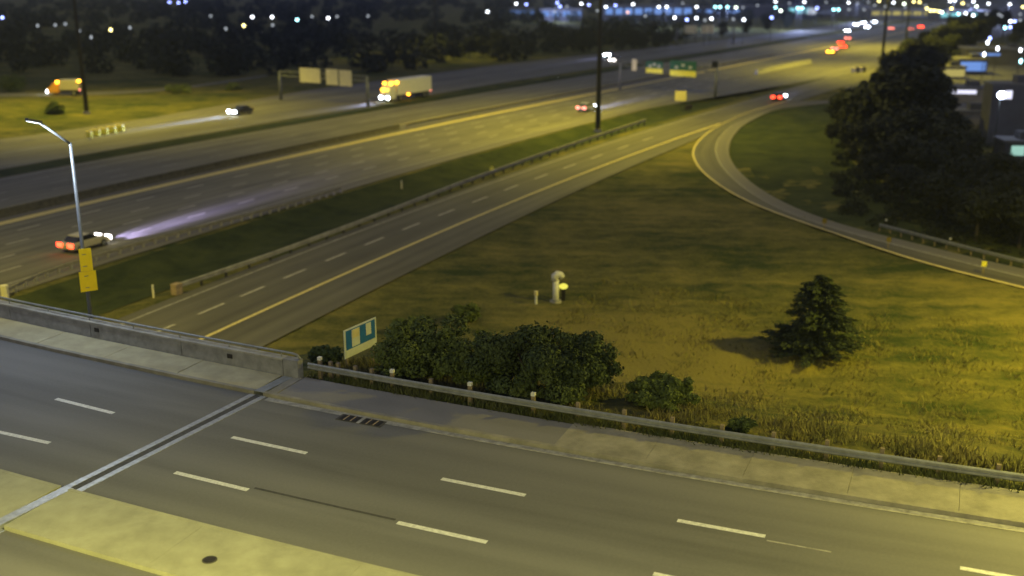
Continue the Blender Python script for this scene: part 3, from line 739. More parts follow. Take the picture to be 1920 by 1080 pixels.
# sign panels hung on the truss, seen from the back
d = (b - a).normalized(); n_ = Vector((d.y, -d.x, 0))
def on_truss(u):
    # parameter along the truss for photo column u
    best = min((abs(960 + F_PX * (p.x) / (p.y * CP - (p.z - CAM_H) * SP) - u), k) for k in range(401) for p in [a.lerp(b, k / 400)])
    return a.lerp(b, best[1] / 400)
for (u0, u1, hh, dz) in ((564, 602, 2.75, -.15), (613, 635, 2.95, -.2), (638, 661, 2.95, -.25)):
    p, q = on_truss(u0), on_truss(u1); mb = MB()
    plate(mb, (p + q) / 2 + n_ * .25 + Vector((0, 0, dz - .3)), (q - p).length, hh, .08, n_, d); mb.build('sign_panel', M['signback'], t)
t, a, b = gantry((1162, 168), (1341, 182), 5.9, [], 'gantry with dark green signs over the near lanes', True)
d = (b - a).normalized(); n_ = Vector((d.y, -d.x, 0))
for (u0, u1, v0, v1, v2) in ((1213, 1244, 115, 128, 137), (1258, 1307, 114, 132, 143)):
    p, q = on_truss(u0), on_truss(u1); s = math.hypot(p.y, CAM_H - p.z) / F_PX; c = (p + q) / 2
    zt = at_dist(1, v0, c.y)[2]; zm = at_dist(1, v1, c.y)[2]; zb = at_dist(1, v2, c.y)[2]
    mb = MB(); plate(mb, Vector((c.x, c.y, (zt + zm) / 2)) + n_ * .25, (q - p).length, zt - zm, .08, n_, d); pn = mb.build('sign_panel', M['green'], t)
    mb = MB(); plate(mb, Vector((c.x, c.y, (zm + zb) / 2)) + n_ * .25, (q - p).length, zm - zb - .02, .08, n_, d); mb.build('exit_panel', M['yreflect'], t)
    mb = MB()
    for f, g in ((.25, .3), (.5, .55), (.78, .35)): plate(mb, Vector((c.x, c.y, zm + (zt - zm) * g)) + n_ * .34 + d * (f - .5) * (q - p).length, .7, .55, .01, n_, d)
    mb.build('legend', M['signwhite'], pn)
p = on_truss(1191); zt = at_dist(1, 111, p.y)[2]; zb = at_dist(1, 132, p.y)[2]
mb = MB(); plate(mb, Vector((p.x, p.y, (zt + zb) / 2)) + n_ * .25, 1.2, zt - zb, .06, n_, d); mb.build('small_panel', M['signback'], t)
p = on_truss(1340); mb = MB(); mb.box((p.x, p.y, p.z + .6), (1.1, .8, 1.3)); mb.build('camera_box', M['black'], t)
t, a, b = gantry((1268, 84), (1375, 82), 5.6, [], 'farthest gantry with two small pale sign backs near the tree line', False)
d = (b - a).normalized(); n_ = Vector((d.y, -d.x, 0))
for (u0, u1) in ((1283, 1306), (1315, 1338)):
    p, q = on_truss(u0), on_truss(u1); mb = MB(); plate(mb, (p + q) / 2 + n_ * .25 + Vector((0, 0, -.4)), (q - p).length, 2.7, .08, n_, d); mb.build('sign_panel', M['signback'], t)
t, a, b = gantry((1500, 44), (1560, 42), 5.6, [], 'tiny gantry with one pale panel far up the lanes', False)
d = (b - a).normalized(); n_ = Vector((d.y, -d.x, 0)); p, q = on_truss(1513), on_truss(1530)
mb = MB(); plate(mb, (p + q) / 2 + n_ * .25, (q - p).length, 2.6, .08, n_, d); mb.build('sign_panel', M['signback'], t)
# gore sign back and its post
x, y = W(1277, 202); t = thing('exit_sign', (x, y, ROAD - .1), 'square pale sign on a short post where the slip road splits', 'sign')
mb = MB(); mb.box((0, 0, .7), (.14, .14, 1.6)); mb.build('post', M['darkpole'], t)
mb = MB(); mb.box((-.2, -.12, 2.3), (2.1, .06, 1.8)); mb.build('panel', M['signcream'], t)
x, y = W(1288, 205); t = thing('crash_cushion', (x, y, ROAD - .1), 'small dark crash cushion beside the square pale exit sign', 'crash cushion')
for k in range(3):
    mb = MB(); mb.box((k * .35, k * .6, .45), (.8, .5, .9 - .08 * k), R(30)); mb.build('module', M['iron'], t)
x, y = W(1600, 136); t = thing('crash_cushion', (x, y, ROAD - .1), 'dark striped crash cushion at the edge of the road by the trees', 'crash cushion')
for k in range(4):
    mb = MB(); mb.box((k * .9, k * .3, .7), (.8, 1.2, 1.4), R(15)); mb.build('module', M['iron'] if k % 2 else M['signcream'], t)
# pale concrete wall between the lanes near the merge
Q, ln = resample([W(1418, 139), W(1450, 132), W(1485, 125), W(1520, 118)], 9)
isl = thing('barrier', (*Q[0], ROAD), 'short pale concrete barrier lying between the lanes right of the green signs', 'barrier'); isl['_base'] = (*Q[0], ROAD)
for k in range(0, 8, 2):
    mb = MB(); mb.sweep([(*Q[k], ROAD), (*Q[k + 1], ROAD), (*(Q[k + 2] - (Q[k + 2] - Q[k + 1]) * .02), ROAD)], [(x * 1.6, z * 1.3) for x, z in PR]); mb.build('barrier_section', M['conc'], isl)
# sand barrels of the left gore
bm0 = MB(); bm0.tube([(0, 0, 0), (0, 0, .75), (0, 0, .95)], [.42, .46, .43], 12); barrel_me = bm0.mesh('body', M['yreflect'])
bm1 = MB(); bm1.tube([(0, 0, .95), (0, 0, 1.02)], [.47, .38], 12); lid_me = bm1.mesh('lid', M['yline'])
for k, f in enumerate(np.linspace(0, 1, 9)):
    lb_ = ['first', 'second', 'third', 'fourth', 'fifth', 'sixth', 'seventh', 'eighth', 'last'][k] + ' yellow sand barrel from the left in the row on the left highway split'
    x, y = W(168 + 60 * f, 258 - 12 * f - (k % 2) * 2)
    t = thing('crash_barrel', (x, y, ROAD - .02), lb_, 'barrel', group='sand barrels in a row')
    for nm, me in (('body', barrel_me), ('lid', lid_me)):
        o = bpy.data.objects.new(nm, me); col.objects.link(o); o.parent = t

# ------------------------------------------------------------------ vehicles
HEAD = lamp_mat('headlight_glow', (.80, .90, 1.0), 45); HEADW = lamp_mat('headlight_warm', (1, .92, .85), 14)
TAIL = lamp_mat('tail_glow', (1.0, .055, .02), 8); TAILP = lamp_mat('tail_pink', (1.0, .24, .17), 5); AMBER = lamp_mat('amber_glow', (1.0, .40, .02), 14); ROOFY = lamp_mat('roof_glow', (1, .8, .1), 2.2)
def prism(mb, prof, y0, y1, inset=0.0):
    i = len(mb.v); n = len(prof)
    for y in (y0, y1):
        for x, z in prof: mb.v.append((x, y, z))
    mb.f.append(tuple(range(i, i + n))); mb.f.append(tuple(range(i + n, i + 2 * n))[::-1]); mb.uv += [None, None]
    for k in range(n):
        a, b = i + k, i + (k + 1) % n; mb.f.append((b, a, a + n, b + n)); mb.uv.append(None)
def bevel(o, w=.06, s=2):
    b = o.modifiers.new('bevel', 'BEVEL'); b.width = w; b.segments = s; b.limit_method = 'ANGLE'; return o
CAR_MESH = {}
def wheel_set(t, xs, yw, r=.33, w=.22):
    for x in xs:
        for s in (-1, 1):
            mb = MB(); mb.tube([(x, s * yw - w / 2, r), (x, s * yw + w / 2, r)], r, 14); wh = mb.build('wheel', M['rubber'], t)
            mb = MB(); mb.tube([(x, s * yw - w / 2 - .01, r), (x, s * yw + w / 2 + .01, r)], r * .58, 10); mb.build('rim', M['steel'], wh)
def car(loc, heading, label, paint, group, head=True, tail=True, beam=0, hm=None, tm=None, ls=1.0, beam_col=(.45, .48, 1.0)):
    """heading: direction of travel (radians). local x = forwards"""
    t = thing('car', loc, label, 'car', heading, group)
    mb = MB(); prism(mb, [(-2.2, .35), (-2.25, .75), (-2.1, .93), (-1.0, .98), (1.0, .95), (2.05, .78), (2.25, .6), (2.2, .3)], -.88, .88); bevel(mb.build('body', paint, t), .08)
    mb = MB(); prism(mb, [(-1.75, .93), (-1.2, 1.40), (.1, 1.44), (.95, .95)], -.74, .74); bevel(mb.build('cabin', M['glass'], t), .05)
    mb = MB(); prism(mb, [(-1.25, 1.38), (-1.1, 1.45), (.05, 1.475), (.2, 1.42)], -.70, .70); bevel(mb.build('roof', paint, t), .03)
    wheel_set(t, (-1.35, 1.4), .80)
    for s in (-1, 1):
        mb = MB(); mb.box((2.24, s * .62, .66), (.08, .40 * ls, .2 * ls)); mb.build('headlight', (hm or HEAD) if head else M['signwhite'], t)
        mb = MB(); mb.box((-2.24, s * .66, .78), (.08, .36 * ls, .22 * ls)); mb.build('tail_light', (tm or TAIL) if tail else M['rust'], t)
    if beam:
        for s in (-.6, .6):
            spot('headlight_beam', (2.4, s, .68), t, beam_col, beam * 1.3, 13, 1.0, (0, R(-89.2), 0), .1)
            spot('headlight_beam', (2.4, s, .68), t, beam_col, beam * .16, 30, .8, (0, R(-84.5), 0), .1)
    return t
def hdg(Y, back=False):
    a = math.atan2(1, (refx(Y + 1) - refx(Y - 1)) / 2); return a + (math.pi if back else 0)
PAINT = dict(silver=mat('silver_paint', (.42, .42, .40), .35, .4, noise=2, amount=.08), dark=mat('dark_paint', (.05, .05, .06), .3, .3, noise=2, amount=.1), tan=mat('beige_paint', (.48, .44, .30), .35, .1, noise=2, amount=.08), white=mat('white_paint', (.7, .69, .62), .4, 0, noise=1.5, amount=.07), amber=mat('orange_paint', (.65, .30, .04), .4, 0, noise=2, amount=.1))
x, y = W(160, 466); car((x, y, ROAD + .02), hdg(y), 'beige car with red tail lights behind the street lamp pole', PAINT['tan'], 'cars on the highway', beam=95000, hm=HEADW, ls=1.8, beam_col=(.50, .44, 1.0))
x, y = W(1100, 208); car((x, y, ROAD + .02), hdg(y), 'car with pinkish tail lights just left of the tall dark mast', PAINT['silver'], 'cars on the highway', beam=70000, tm=TAILP, ls=1.8, head=True)
x, y = W(1460, 188); car((x, y, ROAD + .05), hdg(y) + .1, 'car with orange red tail lights on the slip road near the loop', PAINT['dark'], 'cars on the highway', beam=16000, ls=1.9)
x, y = W(452, 214); car((x, y, ROAD + .02), hdg(y, True), 'oncoming car with white headlights left of the box truck', PAINT['dark'], 'cars on the highway', tail=False, beam=60000, ls=2.0, beam_col=(.5, .6, 1.0))
x, y = W(1144, 106); car((x, y, ROAD + .02), hdg(y, True), 'oncoming car with bluish white headlights right behind the tall dark mast', PAINT['silver'], 'cars on the highway', tail=False, beam=9000, ls=2.2)
x, y = W(1154, 116); car((x, y, ROAD + .02), hdg(y, True), 'oncoming car with pinkish headlights just below the bluish white pair', PAINT['silver'], 'cars on the highway', tail=False, hm=HEADW, ls=1.8)
for (u, v, m, lab, ls) in ((1560, 101, AMBER, 'nearest car of the red cluster with the brightest amber tail lights', 2.4), (1568, 95, TAILP, 'car with pale pink tail lights inside the distant red cluster', 2.6),
                           (1579, 83, TAIL, 'red lit car in the upper middle of the distant cluster', 2.4), (1584, 91, TAIL, 'red lit car at the right of the distant cluster', 2.6), (1592, 75, TAILP, 'topmost car with faint red lights above the distant cluster', 2.4),
                           (1673, 56, TAILP, 'very far car with faint pink tail lights left of the reddest one', 2.4), (1728, 53, TAIL, 'very far car with red tail lights near the right tree line', 3.2), (1710, 57, TAILP, 'very far car with the faintest red lights between two others', 1.6)):
    x, y = W(u, v); car((x, y, ROAD + .02), hdg(y), lab, PAINT['dark'], 'far cars with red tail lights', head=False, tm=m, ls=ls)
for k, (u, v) in enumerate(((1591, 60), (1607, 48), (1621, 45), (1628, 53), (1641, 43))):
    x, y = W(u, v); car((x, y, ROAD + .02), hdg(y, True), ['lowest oncoming car of the five white headlight pairs', 'second oncoming car from the left in the five white lights', 'middle oncoming car at the top of the five white lights', 'fourth oncoming car set lower among the five white lights', 'rightmost oncoming car of the five white headlight pairs'][k], PAINT['silver'], 'far oncoming cars with white headlights', tail=False, ls=1.9)
def truck(loc, heading, label, length, height, lights, cargo, small=False, beam=0):
    t = thing('truck', loc, label, 'truck', heading, 'trucks on the highway')
    cx = length / 2
    mb = MB(); prism(mb, [(cx - 2.3, .5), (cx - 2.3, height - .75), (cx - 1.2, height - .65), (cx - .5, height - 1.5), (cx - .1, 1.5), (cx, .5)], -1.15, 1.15); bevel(mb.build('cab', PAINT['white'] if not small else PAINT['amber'], t), .1)
    mb = MB(); prism(mb, [(cx - .42, 1.62), (cx - .72, height - 1.45), (cx - .95, height - 1.42), (cx - .6, 1.62)], -1.0, 1.0); w = mb.build('windshield', M['glass'], t); w.location.x += .16
    mb = MB(); mb.box((-1.25, 0, height / 2 + .55), (length - 2.7, 2.5, height - 1.1)); bevel(mb.build('cargo_box', cargo, t), .05)
    mb = MB(); mb.box((-.6, 0, .8), (length - 1.6, 1.0, .3)); mb.build('chassis', M['black'], t)
    wheel_set(t, [cx - 1.1] + ([-cx + 1.2, -cx + 2.4, cx - 3.6] if not small else [-cx + 1.2]), .98, .48, .3)
    for s in (-1, 1):
        mb = MB(); mb.box((cx + .02, s * .85, .8), (.1, .6, .42)); mb.build('headlight', HEAD, t)
        mb = MB(); mb.box((-cx + .08, s * .9, 1.1), (.06, .4, .3)); mb.build('tail_light', TAILP, t)
    for (x, y, z, s, m) in lights:
        mb = MB(); mb.box((x, y, z), (s, s, s * .8)); mb.build('marker_light', m, t)
    if beam:
        for s in (-.8, .8): spot('headlight_beam', (cx + .3, s, .85), t, (.5, .55, 1.0), beam, 30, .5, (0, R(-86.5), 0), .1)
    return t
x, y = W(762, 185); truck((x, y, ROAD + .02), hdg(y, True), 'box truck with amber roof lights and bright headlights on the oncoming lanes', 14, 4.0, [(5.8, .8, 3.5, .55, AMBER), (5.8, -.8, 3.5, .45, AMBER), (4.6, 1.3, 3.6, .45, AMBER), (6.6, .5, 2.3, .75, ROOFY), (6.6, -.5, 2.3, .6, AMBER), (1, 1.3, 1.0, .35, AMBER)], PAINT['white'], beam=12000)
x, y = W(124, 180); truck((x, y, gz(x, y) + .12), math.pi + .02, 'small box van with orange corner lights on the dark far left road', 6.6, 3.1, [(1.0, 1.2, 2.7, .5, AMBER), (-3.3, 1.1, 2.9, .5, AMBER)], PAINT['tan'], small=True)

# ------------------------------------------------------------------ foliage
def leaf_mesh(name, m, centers, radii, n, size, flat=.8, droop=0.0):
    """n leaf quads spread through lumps; each lump is an ellipsoid"""
    C = np.array(centers, float); Rr = np.array(radii, float)
    w = (Rr[:, 0] * Rr[:, 1] * Rr[:, 2]) ** .75; idx = RNG.choice(len(C), n, p=w / w.sum())
    d = RNG.normal(size=(n, 3)); d /= np.linalg.norm(d, axis=1, keepdims=True)
    rad = RNG.uniform(.45, 1.06, n) ** .6 * np.where(RNG.uniform(size=n) < .12, RNG.uniform(1.0, 1.4, n), 1.0)
    P = C[idx] + d * Rr[idx] * rad[:, None]
    nrm = d * .7 + RNG.normal(size=(n, 3)) * .6 + np.array([0, 0, .35]); nrm /= np.linalg.norm(nrm, axis=1, keepdims=True)
    a = np.cross(nrm, RNG.normal(size=(n, 3))); a /= np.linalg.norm(a, axis=1, keepdims=True); b = np.cross(nrm, a)
    s = size * RNG.uniform(.55, 1.3, n)[:, None]
    V = np.stack([P - a * s, P - b * s * .55, P + a * s, P + b * s * .55], 1).reshape(-1, 3)
    return mesh_np(name, V, np.arange(4 * n).reshape(n, 4), m)
def lumps(n, rx, ry, rz, base, rmin, rmax):
    out = []; rr = []
    for _ in range(n):
        d = RNG.normal(size=3); d /= np.linalg.norm(d); f = RNG.uniform(.35, .95)
        out.append((d[0] * rx * f, d[1] * ry * f, base + rz + d[2] * rz * f)); k = RNG.uniform(rmin, rmax); rr.append((k, k, k * .8))
    return out, rr
def bush(u, v, w_px, h_px, label, m, n=5000, size=.095, seed=0, depth=.7, name='bush'):
    x, y, z = ground_hit(u, v); s = math.hypot(y, CAM_H - z) / F_PX
    rx = w_px * s / 2; rz = h_px * s / 2
    t = thing(name, (x, y, z - .1), label, 'bush', RNG.uniform(0, 6))
    t.rotation_euler = (0, 0, 0)
    c, r = lumps(48, rx * .88, rx * depth, rz * .85, rz * .08, rz * .15, rz * .40)
    o = bpy.data.objects.new('foliage', leaf_mesh('foliage', m, c, r, int(n * 2.1), size)); col.objects.link(o); o.parent = t
    mb = MB()
    for k in range(7):
        e = c[k]; mb.tube([(e[0] * .15, e[1] * .15, -.2), (e[0] * .5, e[1] * .5, e[2] * .5), e], [.06, .04, .015], 5)
    mb.build('stem', M['bark'], t); return t
bush(800, 712, 200, 140, 'left dark green bush right behind the blue road sign', M['leaf'], 7000)
bush(1010, 748, 290, 172, 'largest dark bush in the middle of the grass slope', M['leafd'], 11000)
bush(1085, 738, 165, 120, 'dark bush joined to the right side of the largest bush', M['leafd'], 6000)
bush(900, 725, 160, 120, 'dark leafy bush between the left bush and the largest one', M['leaf'], 6000)
bush(1243, 762, 165, 78, 'low green bush to the right of the largest bush', M['leaf'], 6000)
bush(975, 756, 95, 52, 'small pale green bush in front of the largest bush by the rail', M['leafl'], 2600)
bush(1385, 812, 66, 40, 'small dark shrub just behind the guardrail right of centre', M['leafd'], 1500)
bush(610, 682, 70, 46, 'small dark bush left of the blue road sign', M['leafd'], 1500)
bush(760, 625, 60, 40, 'small green bush on the slope above the left bush', M['leaf'], 1200)
bush(870, 605, 70, 44, 'small green bush on the slope below the short white post', M['leaf'], 1500)
bush(745, 703, 90, 40, 'weedy pale bush under the right post of the blue sign', M['leafl'], 1500)

# conifer
def conifer(u, v, w_px, h_px, label):
    x, y, z = ground_hit(u, v); s = math.hypot(y, CAM_H - z) / F_PX; H = h_px * s; Rm = w_px * s / 2
    t = thing('spruce_tree', (x, y, z - .1), label, 'tree')
    mb = MB(); mb.tube([(0, 0, 0), (0.03, 0, H * .6), (0, 0, H * .98)], [.14, .08, .015], 7); mb.build('trunk', M['bark'], t)
    V = []; nb = 0
    for k in range(190):
        f = RNG.uniform(.02, 1) ** .9; L = Rm * (1 - f) ** .58 * .95 * RNG.uniform(.7, 1.12) + .12; a = RNG.uniform(0, 2 * math.pi); z0 = H * (.04 + .94 * f)
        if RNG.uniform() < .08: L *= 1.25
        m_ = int(26 + 60 * L)
        tt = RNG.uniform(.1, 1, m_); px_ = np.stack([np.cos(a) * L * tt, np.sin(a) * L * tt, z0 - .22 * L * tt + .12 * L * tt ** 2 + RNG.normal(0, .05, m_)], 1)
        px_[:, :2] += RNG.normal(0, .08 + .06 * L, (m_, 2)) * (1.1 - .6 * tt)[:, None]
        dr = np.stack([np.cos(a) + RNG.normal(0, .6, m_), np.sin(a) + RNG.normal(0, .6, m_), RNG.normal(-.15, .3, m_)], 1); dr /= np.linalg.norm(dr, axis=1, keepdims=True)
        sd_ = np.cross(dr, RNG.normal(size=(m_, 3))); sd_ /= np.linalg.norm(sd_, axis=1, keepdims=True); sz = RNG.uniform(.09, .2, m_)[:, None]
        V.append(np.stack([px_ - dr * sz, px_ + sd_ * sz * .28, px_ + dr * sz, px_ - sd_ * sz * .28], 1).reshape(-1, 3)); nb += m_
    V = np.concatenate(V); o = bpy.data.objects.new('crown', mesh_np('crown', V, np.arange(len(V)).reshape(-1, 4), M['needle'])); col.objects.link(o); o.parent = t
conifer(1530, 664, 190, 158, 'lone dark spruce standing on the mown grass at the right')

# deciduous tree prototypes, copied
def tree_proto(H, Rm, n, size, m, trunk_h=.25):
    c, r = lumps(22, Rm * .8, Rm * .8, H * (1 - trunk_h) / 2, H * trunk_h, Rm * .28, Rm * .52)
    crown = leaf_mesh('crown', m, c, r, n, size)
    mb = MB(); mb.tube([(0, 0, -.3), (.1, 0, H * trunk_h), (0, .1, H * .75)], [H * .028, H * .02, H * .008], 7)
    for k in range(6): mb.tube([(0.05, 0, H * (trunk_h + .05 * k)), (c[k][0] * .5, c[k][1] * .5, (H * trunk_h + c[k][2]) / 2), c[k]], [H * .011, H * .008, H * .003], 5)
    return crown, mb.mesh('trunk', M['bark'])
PROTO = [tree_proto(9, 3.4, 3200, .34, M['tleaf']), tree_proto(11, 4.2, 3600, .40, M['tleaf'], .2), tree_proto(8, 3.8, 3000, .36, M['tleaf'], .12)]
def tree(x, y, h, label, group, k=None, z=None, wide=1.0, name='tree'):
    k = RNG.integers(3) if k is None else k; base = (9, 11, 8)[k]; s = h / base
    t = thing(name, (x, y, gz(x, y) if z is None else z), label, 'tree', RNG.uniform(0, 6.28), group)
    t.scale = (s * wide, s * wide, s)
    for nm, me in (('crown', PROTO[k][0]), ('trunk', PROTO[k][1])):
        o = bpy.data.objects.new(nm, me); col.objects.link(o); o.parent = t
    return t
ORD = ['first', 'second', 'third', 'fourth', 'fifth', 'sixth', 'seventh', 'eighth', 'ninth', 'tenth', 'eleventh', 'twelfth', 'thirteenth', 'fourteenth', 'fifteenth', 'sixteenth', 'seventeenth', 'eighteenth', 'nineteenth', 'twentieth']
for t_ in ('twenty', 'thirty', 'forty'): ORD += [t_ + '-' + q for q in ORD[:9]] + [{'twenty': 'thirtieth', 'thirty': 'fortieth', 'forty': 'fiftieth'}[t_]]
# dark grove right of the loop ramp: (photo column, base row, height)
G1 = [(1702, 285, 12.2, 'tallest black tree of the grove against the building lights'), (1745, 285, 9.5, 'dark tree at the right end of the grove beside the grey roof'), (1660, 262, 11, 'dark tree in the middle of the grove behind the loop ramp'), (1612, 248, 8, 'dark tree at the left of the grove near the loop ramp'), (1570, 232, 5.2, 'low dark tree at the left tip of the grove by the ramp')]
for (u, v, h, lab) in G1:
    x, y = W(u, v); tree(x, y, h, lab, 'trees of the dark grove', wide=1.15)
for k, (u, v, h) in enumerate(sorted(((1640, 300, 6), (1700, 318, 8), (1760, 330, 8), (1590, 285, 4), (1680, 345, 6), (1740, 365, 6), (1800, 345, 6), (1810, 395, 6), (1870, 380, 5.5), (1890, 430, 6), (1760, 410, 5), (1830, 450, 5), (1910, 465, 5.5), (1640, 345, 4), (1690, 385, 4.5), (1935, 400, 6), (1560, 270, 3), (1960, 450, 6)))):
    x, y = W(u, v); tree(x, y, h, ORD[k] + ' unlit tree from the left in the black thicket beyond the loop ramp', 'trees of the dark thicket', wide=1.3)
C, Rr = [], []
while len(C) < 420:
    u_, v_ = RNG.uniform(1570, 1930), RNG.uniform(222, 480)
    x, y = W(u_, v_); d_ = np.linalg.norm(LO - np.array([x, y]), axis=1); k = int(np.argmin(d_))
    out_ = (x - LO[k][0]) > -.2 and (x - LO[k][0]) * 1 + (y - LO[k][1]) * .6 > 0
    if d_[k] < 2.2 or not out_ or HC(x, y) < 47: continue
    f_ = min(1, (d_[k] - 1.2) / 9); h = RNG.uniform(.22, .42) + f_ * RNG.uniform(.1, .8)
    C.append((x, y, ROAD + h * .22)); Rr.append((h * RNG.uniform(.9, 1.6), h * RNG.uniform(.9, 1.6), h * .8))
o = bpy.data.objects.new('undergrowth', leaf_mesh('undergrowth', M['brush'], C, Rr, 70000, .15)); col.objects.link(o)
tag(o, 'low dark undergrowth between the loop ramp and the black grove', 'undergrowth', kind='stuff')
# trees along the right side of the highway into the distance
for k, (u, v, h) in enumerate(sorted(((1690, 170, 8), (1668, 150, 7), (1712, 150, 9), (1735, 165, 9), (1700, 130, 8), (1745, 135, 9), (1775, 130, 9), (1730, 110, 8), (1765, 108, 9), (1800, 112, 9), (1760, 92, 8), (1790, 92, 9), (1825, 98, 10), (1785, 76, 9), (1815, 76, 9), (1850, 82, 10), (1810, 63, 9), (1840, 64, 9), (1880, 68, 10), (1905, 88, 9), (1860, 55, 9), (1640, 172, 4), (1620, 182, 3.4), (1665, 185, 6)))):
    x, y = W(u, v); tree(x, y, h, ORD[k] + ' tree from the left in the dim belt between the highway and the town lights', 'trees right of the highway')
# scrub and trees beyond the oncoming lanes
for k, (u, v, h) in enumerate(sorted(((735, 128, 5), (760, 130, 4), (700, 135, 3.5), (850, 112, 5.5), (880, 108, 6), (905, 106, 6), (935, 108, 8), (962, 105, 6), (990, 104, 4.5), (1020, 102, 4), (1060, 100, 5), (1090, 98, 8), (1165, 95, 5), (1185, 92, 7.5), (1205, 92, 5.5), (1232, 90, 5), (1250, 86, 6), (1355, 70, 6), (1400, 66, 6), (1440, 60, 7), (1475, 55, 6)))):
    x, y = W(u, v); tree(x, y, h, ORD[k] + ' small tree from the left in the scrub row beyond the oncoming lanes', 'trees beyond the highway')
for (u, v, w, h, lab, m) in ((335, 174, 60, 22, 'pale round bush on the grass between the far left road and the lanes', 'leafl'), (440, 168, 40, 18, 'small pale bush right of the round one on the far grass', 'leafl'), (100, 215, 42, 24, 'dark bush at the left edge of the far grass slope', 'leafd'), (25, 172, 60, 40, 'dark bush on the skyline at the far left edge', 'leafd')):
    x, y = W(u, v); s = y / F_PX; t = thing('bush', (x, y, gz(x, y) - .2), lab, 'bush')
    c, r = lumps(14, w * s * .4, w * s * .4, h * s * .4, 0, h * s * .2, h * s * .4)
    o = bpy.data.objects.new('foliage', leaf_mesh('foliage', M[m], c, r, 1200, .3)); col.objects.link(o); o.parent = t
    mb = MB(); mb.tube([(0, 0, -.2), (0, 0, h * s * .4)], .08, 5); mb.build('stem', M['bark'], t)
# far black woodland as one mass
C, Rr = [], []
for k in range(1150):
    Y = RNG.uniform(265, 620) if k < 620 else RNG.uniform(560, 1000); c = RNG.uniform(-330, -62) if Y < 420 else RNG.uniform(-900, -75)
    x = HX(c, Y)
    if abs(x) > .55 * Y: continue
    h = RNG.uniform(3, 6.5)
    C.append((x, Y, ROAD + h * .5)); Rr.append((h * .7, h * .7, h * .55))
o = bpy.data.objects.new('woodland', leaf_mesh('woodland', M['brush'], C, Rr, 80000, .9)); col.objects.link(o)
tag(o, 'black far woodland beyond the highway on the left', 'woodland', kind='stuff')

# weeds and tall dry grass
def blades(name, pts, hmin, hmax, wid, m, label, lean=.5):
    n = len(pts); P = np.array(pts); h = RNG.uniform(hmin, hmax, n)[:, None]; a = RNG.uniform(0, 2 * math.pi, n)
    d = np.stack([np.cos(a), np.sin(a), np.zeros(n)], 1); w = d * wid * RNG.uniform(.5, 1.3, n)[:, None]
    tip = P + np.stack([RNG.normal(0, lean, n), RNG.normal(0, lean, n), np.ones(n)], 1) * h
    mid = P * .5 + tip * .5 + np.array([0, 0, .1]) * h
    V = np.stack([P - w, P + w, mid + w * .7, tip, mid - w * .7], 1).reshape(-1, 3)
    o = bpy.data.objects.new(name, mesh_np(name, V, np.arange(5 * n).reshape(n, 5), m)); col.objects.link(o)
    return tag(o, label, 'grass', kind='stuff')
def scatter(n, f):
    out = []
    while len(out) < n:
        p = f()
        if p: out.append(p)
    return out
def rail_weeds():
    u = RNG.uniform(-26, 38); q = RNG.normal(37.72, .22)
    if q < 37.42 or q > 38.6: return None
    if RNG.uniform() < .5 + .5 * math.sin(u * 1.3) * math.sin(u * .47 + 1): 
        x, y, _ = E(u, q); return (x, y, gz(x, y) - .03)
blades('weeds', scatter(21000, rail_weeds), .2, .62, .035, M['weed'], 'ragged weeds under the guardrail beside the sidewalk', .35)
def field(qlo, qhi, clump):
    def f():
        u = RNG.uniform(-26, 40); q = RNG.uniform(qlo, qhi) if not clump else 38.3 + abs(RNG.normal(0, 2.6))
        x, y, _ = E(u, q); r = .899 * x - .438 * y
        if r < -41: return None
        if math.sin(x * .9 + y * .31) * math.sin(y * .8 - x * .23) + RNG.uniform(-.7, .7) < .1: return None
        return (x, y, gz(x, y) - .04)
    return f
blades('tall_grass', scatter(22000, field(0, 0, True)), .14, .48, .03, M['straw'], 'tall dry grass on the slope right behind the guardrail', .35)
blades('rough_grass', scatter(26000, field(39, 80, False)), .12, .36, .035, M['straw'], 'rough yellow grass tufts on the mown slope', .6)

# ------------------------------------------------------------------ buildings on the right
WINB = lamp_mat('lit_blue', (.22, .42, 1.0), .75); WINC = lamp_mat('lit_cyan', (.30, .85, .95), .9); WINM = lamp_mat('lit_mint', (.55, 1.0, .85), .6); WINW = lamp_mat('lit_white', (.80, .80, 1.0), 1.3); WINY = lamp_mat('lit_yellow', (1, .85, .25), .45)
M['bwall'] = mat('building_wall', (.32, .29, .22), .9, noise=.4, amount=.15); M['bdark'] = mat('building_dark', (.10, .10, .11), .9, noise=.4, amount=.2); M['broof'] = mat('building_roof', (.16, .16, .16), .95, noise=.3, amount=.25)
M['lot'] = mat('lot_asphalt', (.10, .10, .10), .9, noise=.2, amount=.3)
def building(u, v, w, dpt, h, label, wall, rz=0.0, wins=(), group=None):
    x, y = W(u, v); t = thing('building', (x, y, ROAD - .1), label, 'building', rz, group)
    mb = MB(); mb.box((0, dpt / 2, h / 2), (w, dpt, h)); mb.build('wall', wall, t)
    mb = MB(); mb.box((0, dpt / 2, h + .15), (w + .5, dpt + .5, .3)); rf = mb.build('roof', M['broof'], t)
    mb = MB(); mb.box((w * .2, dpt * .5, h + .8), (2.2, 2.2, 1.0)); mb.build('roof_unit', M['bdark'], rf)
    for (x0, x1, z0, z1, m) in wins:
        mb = MB(); mb.box(((x0 + x1) / 2, -.04, (z0 + z1) / 2), (x1 - x0, .1, z1 - z0)); wf = mb.build('window', m, t)
        mb = MB(); mb.box(((x0 + x1) / 2, -.06, z0 - .06), (x1 - x0 + .2, .16, .1)); mb.build('sill', M['broof'], wf)
    return t
building(1812, 192, 9, 8, 2.6, 'pale low warehouse with a white lit canopy right of the trees', M['bwall'], -.15, [(-4.4, 1.6, 1.75, 2.45, WINW)])
building(1818, 240, 5.2, 4, 2.6, 'grey flat roofed building in front of the pale warehouse', M['bwall'], -.15, [])
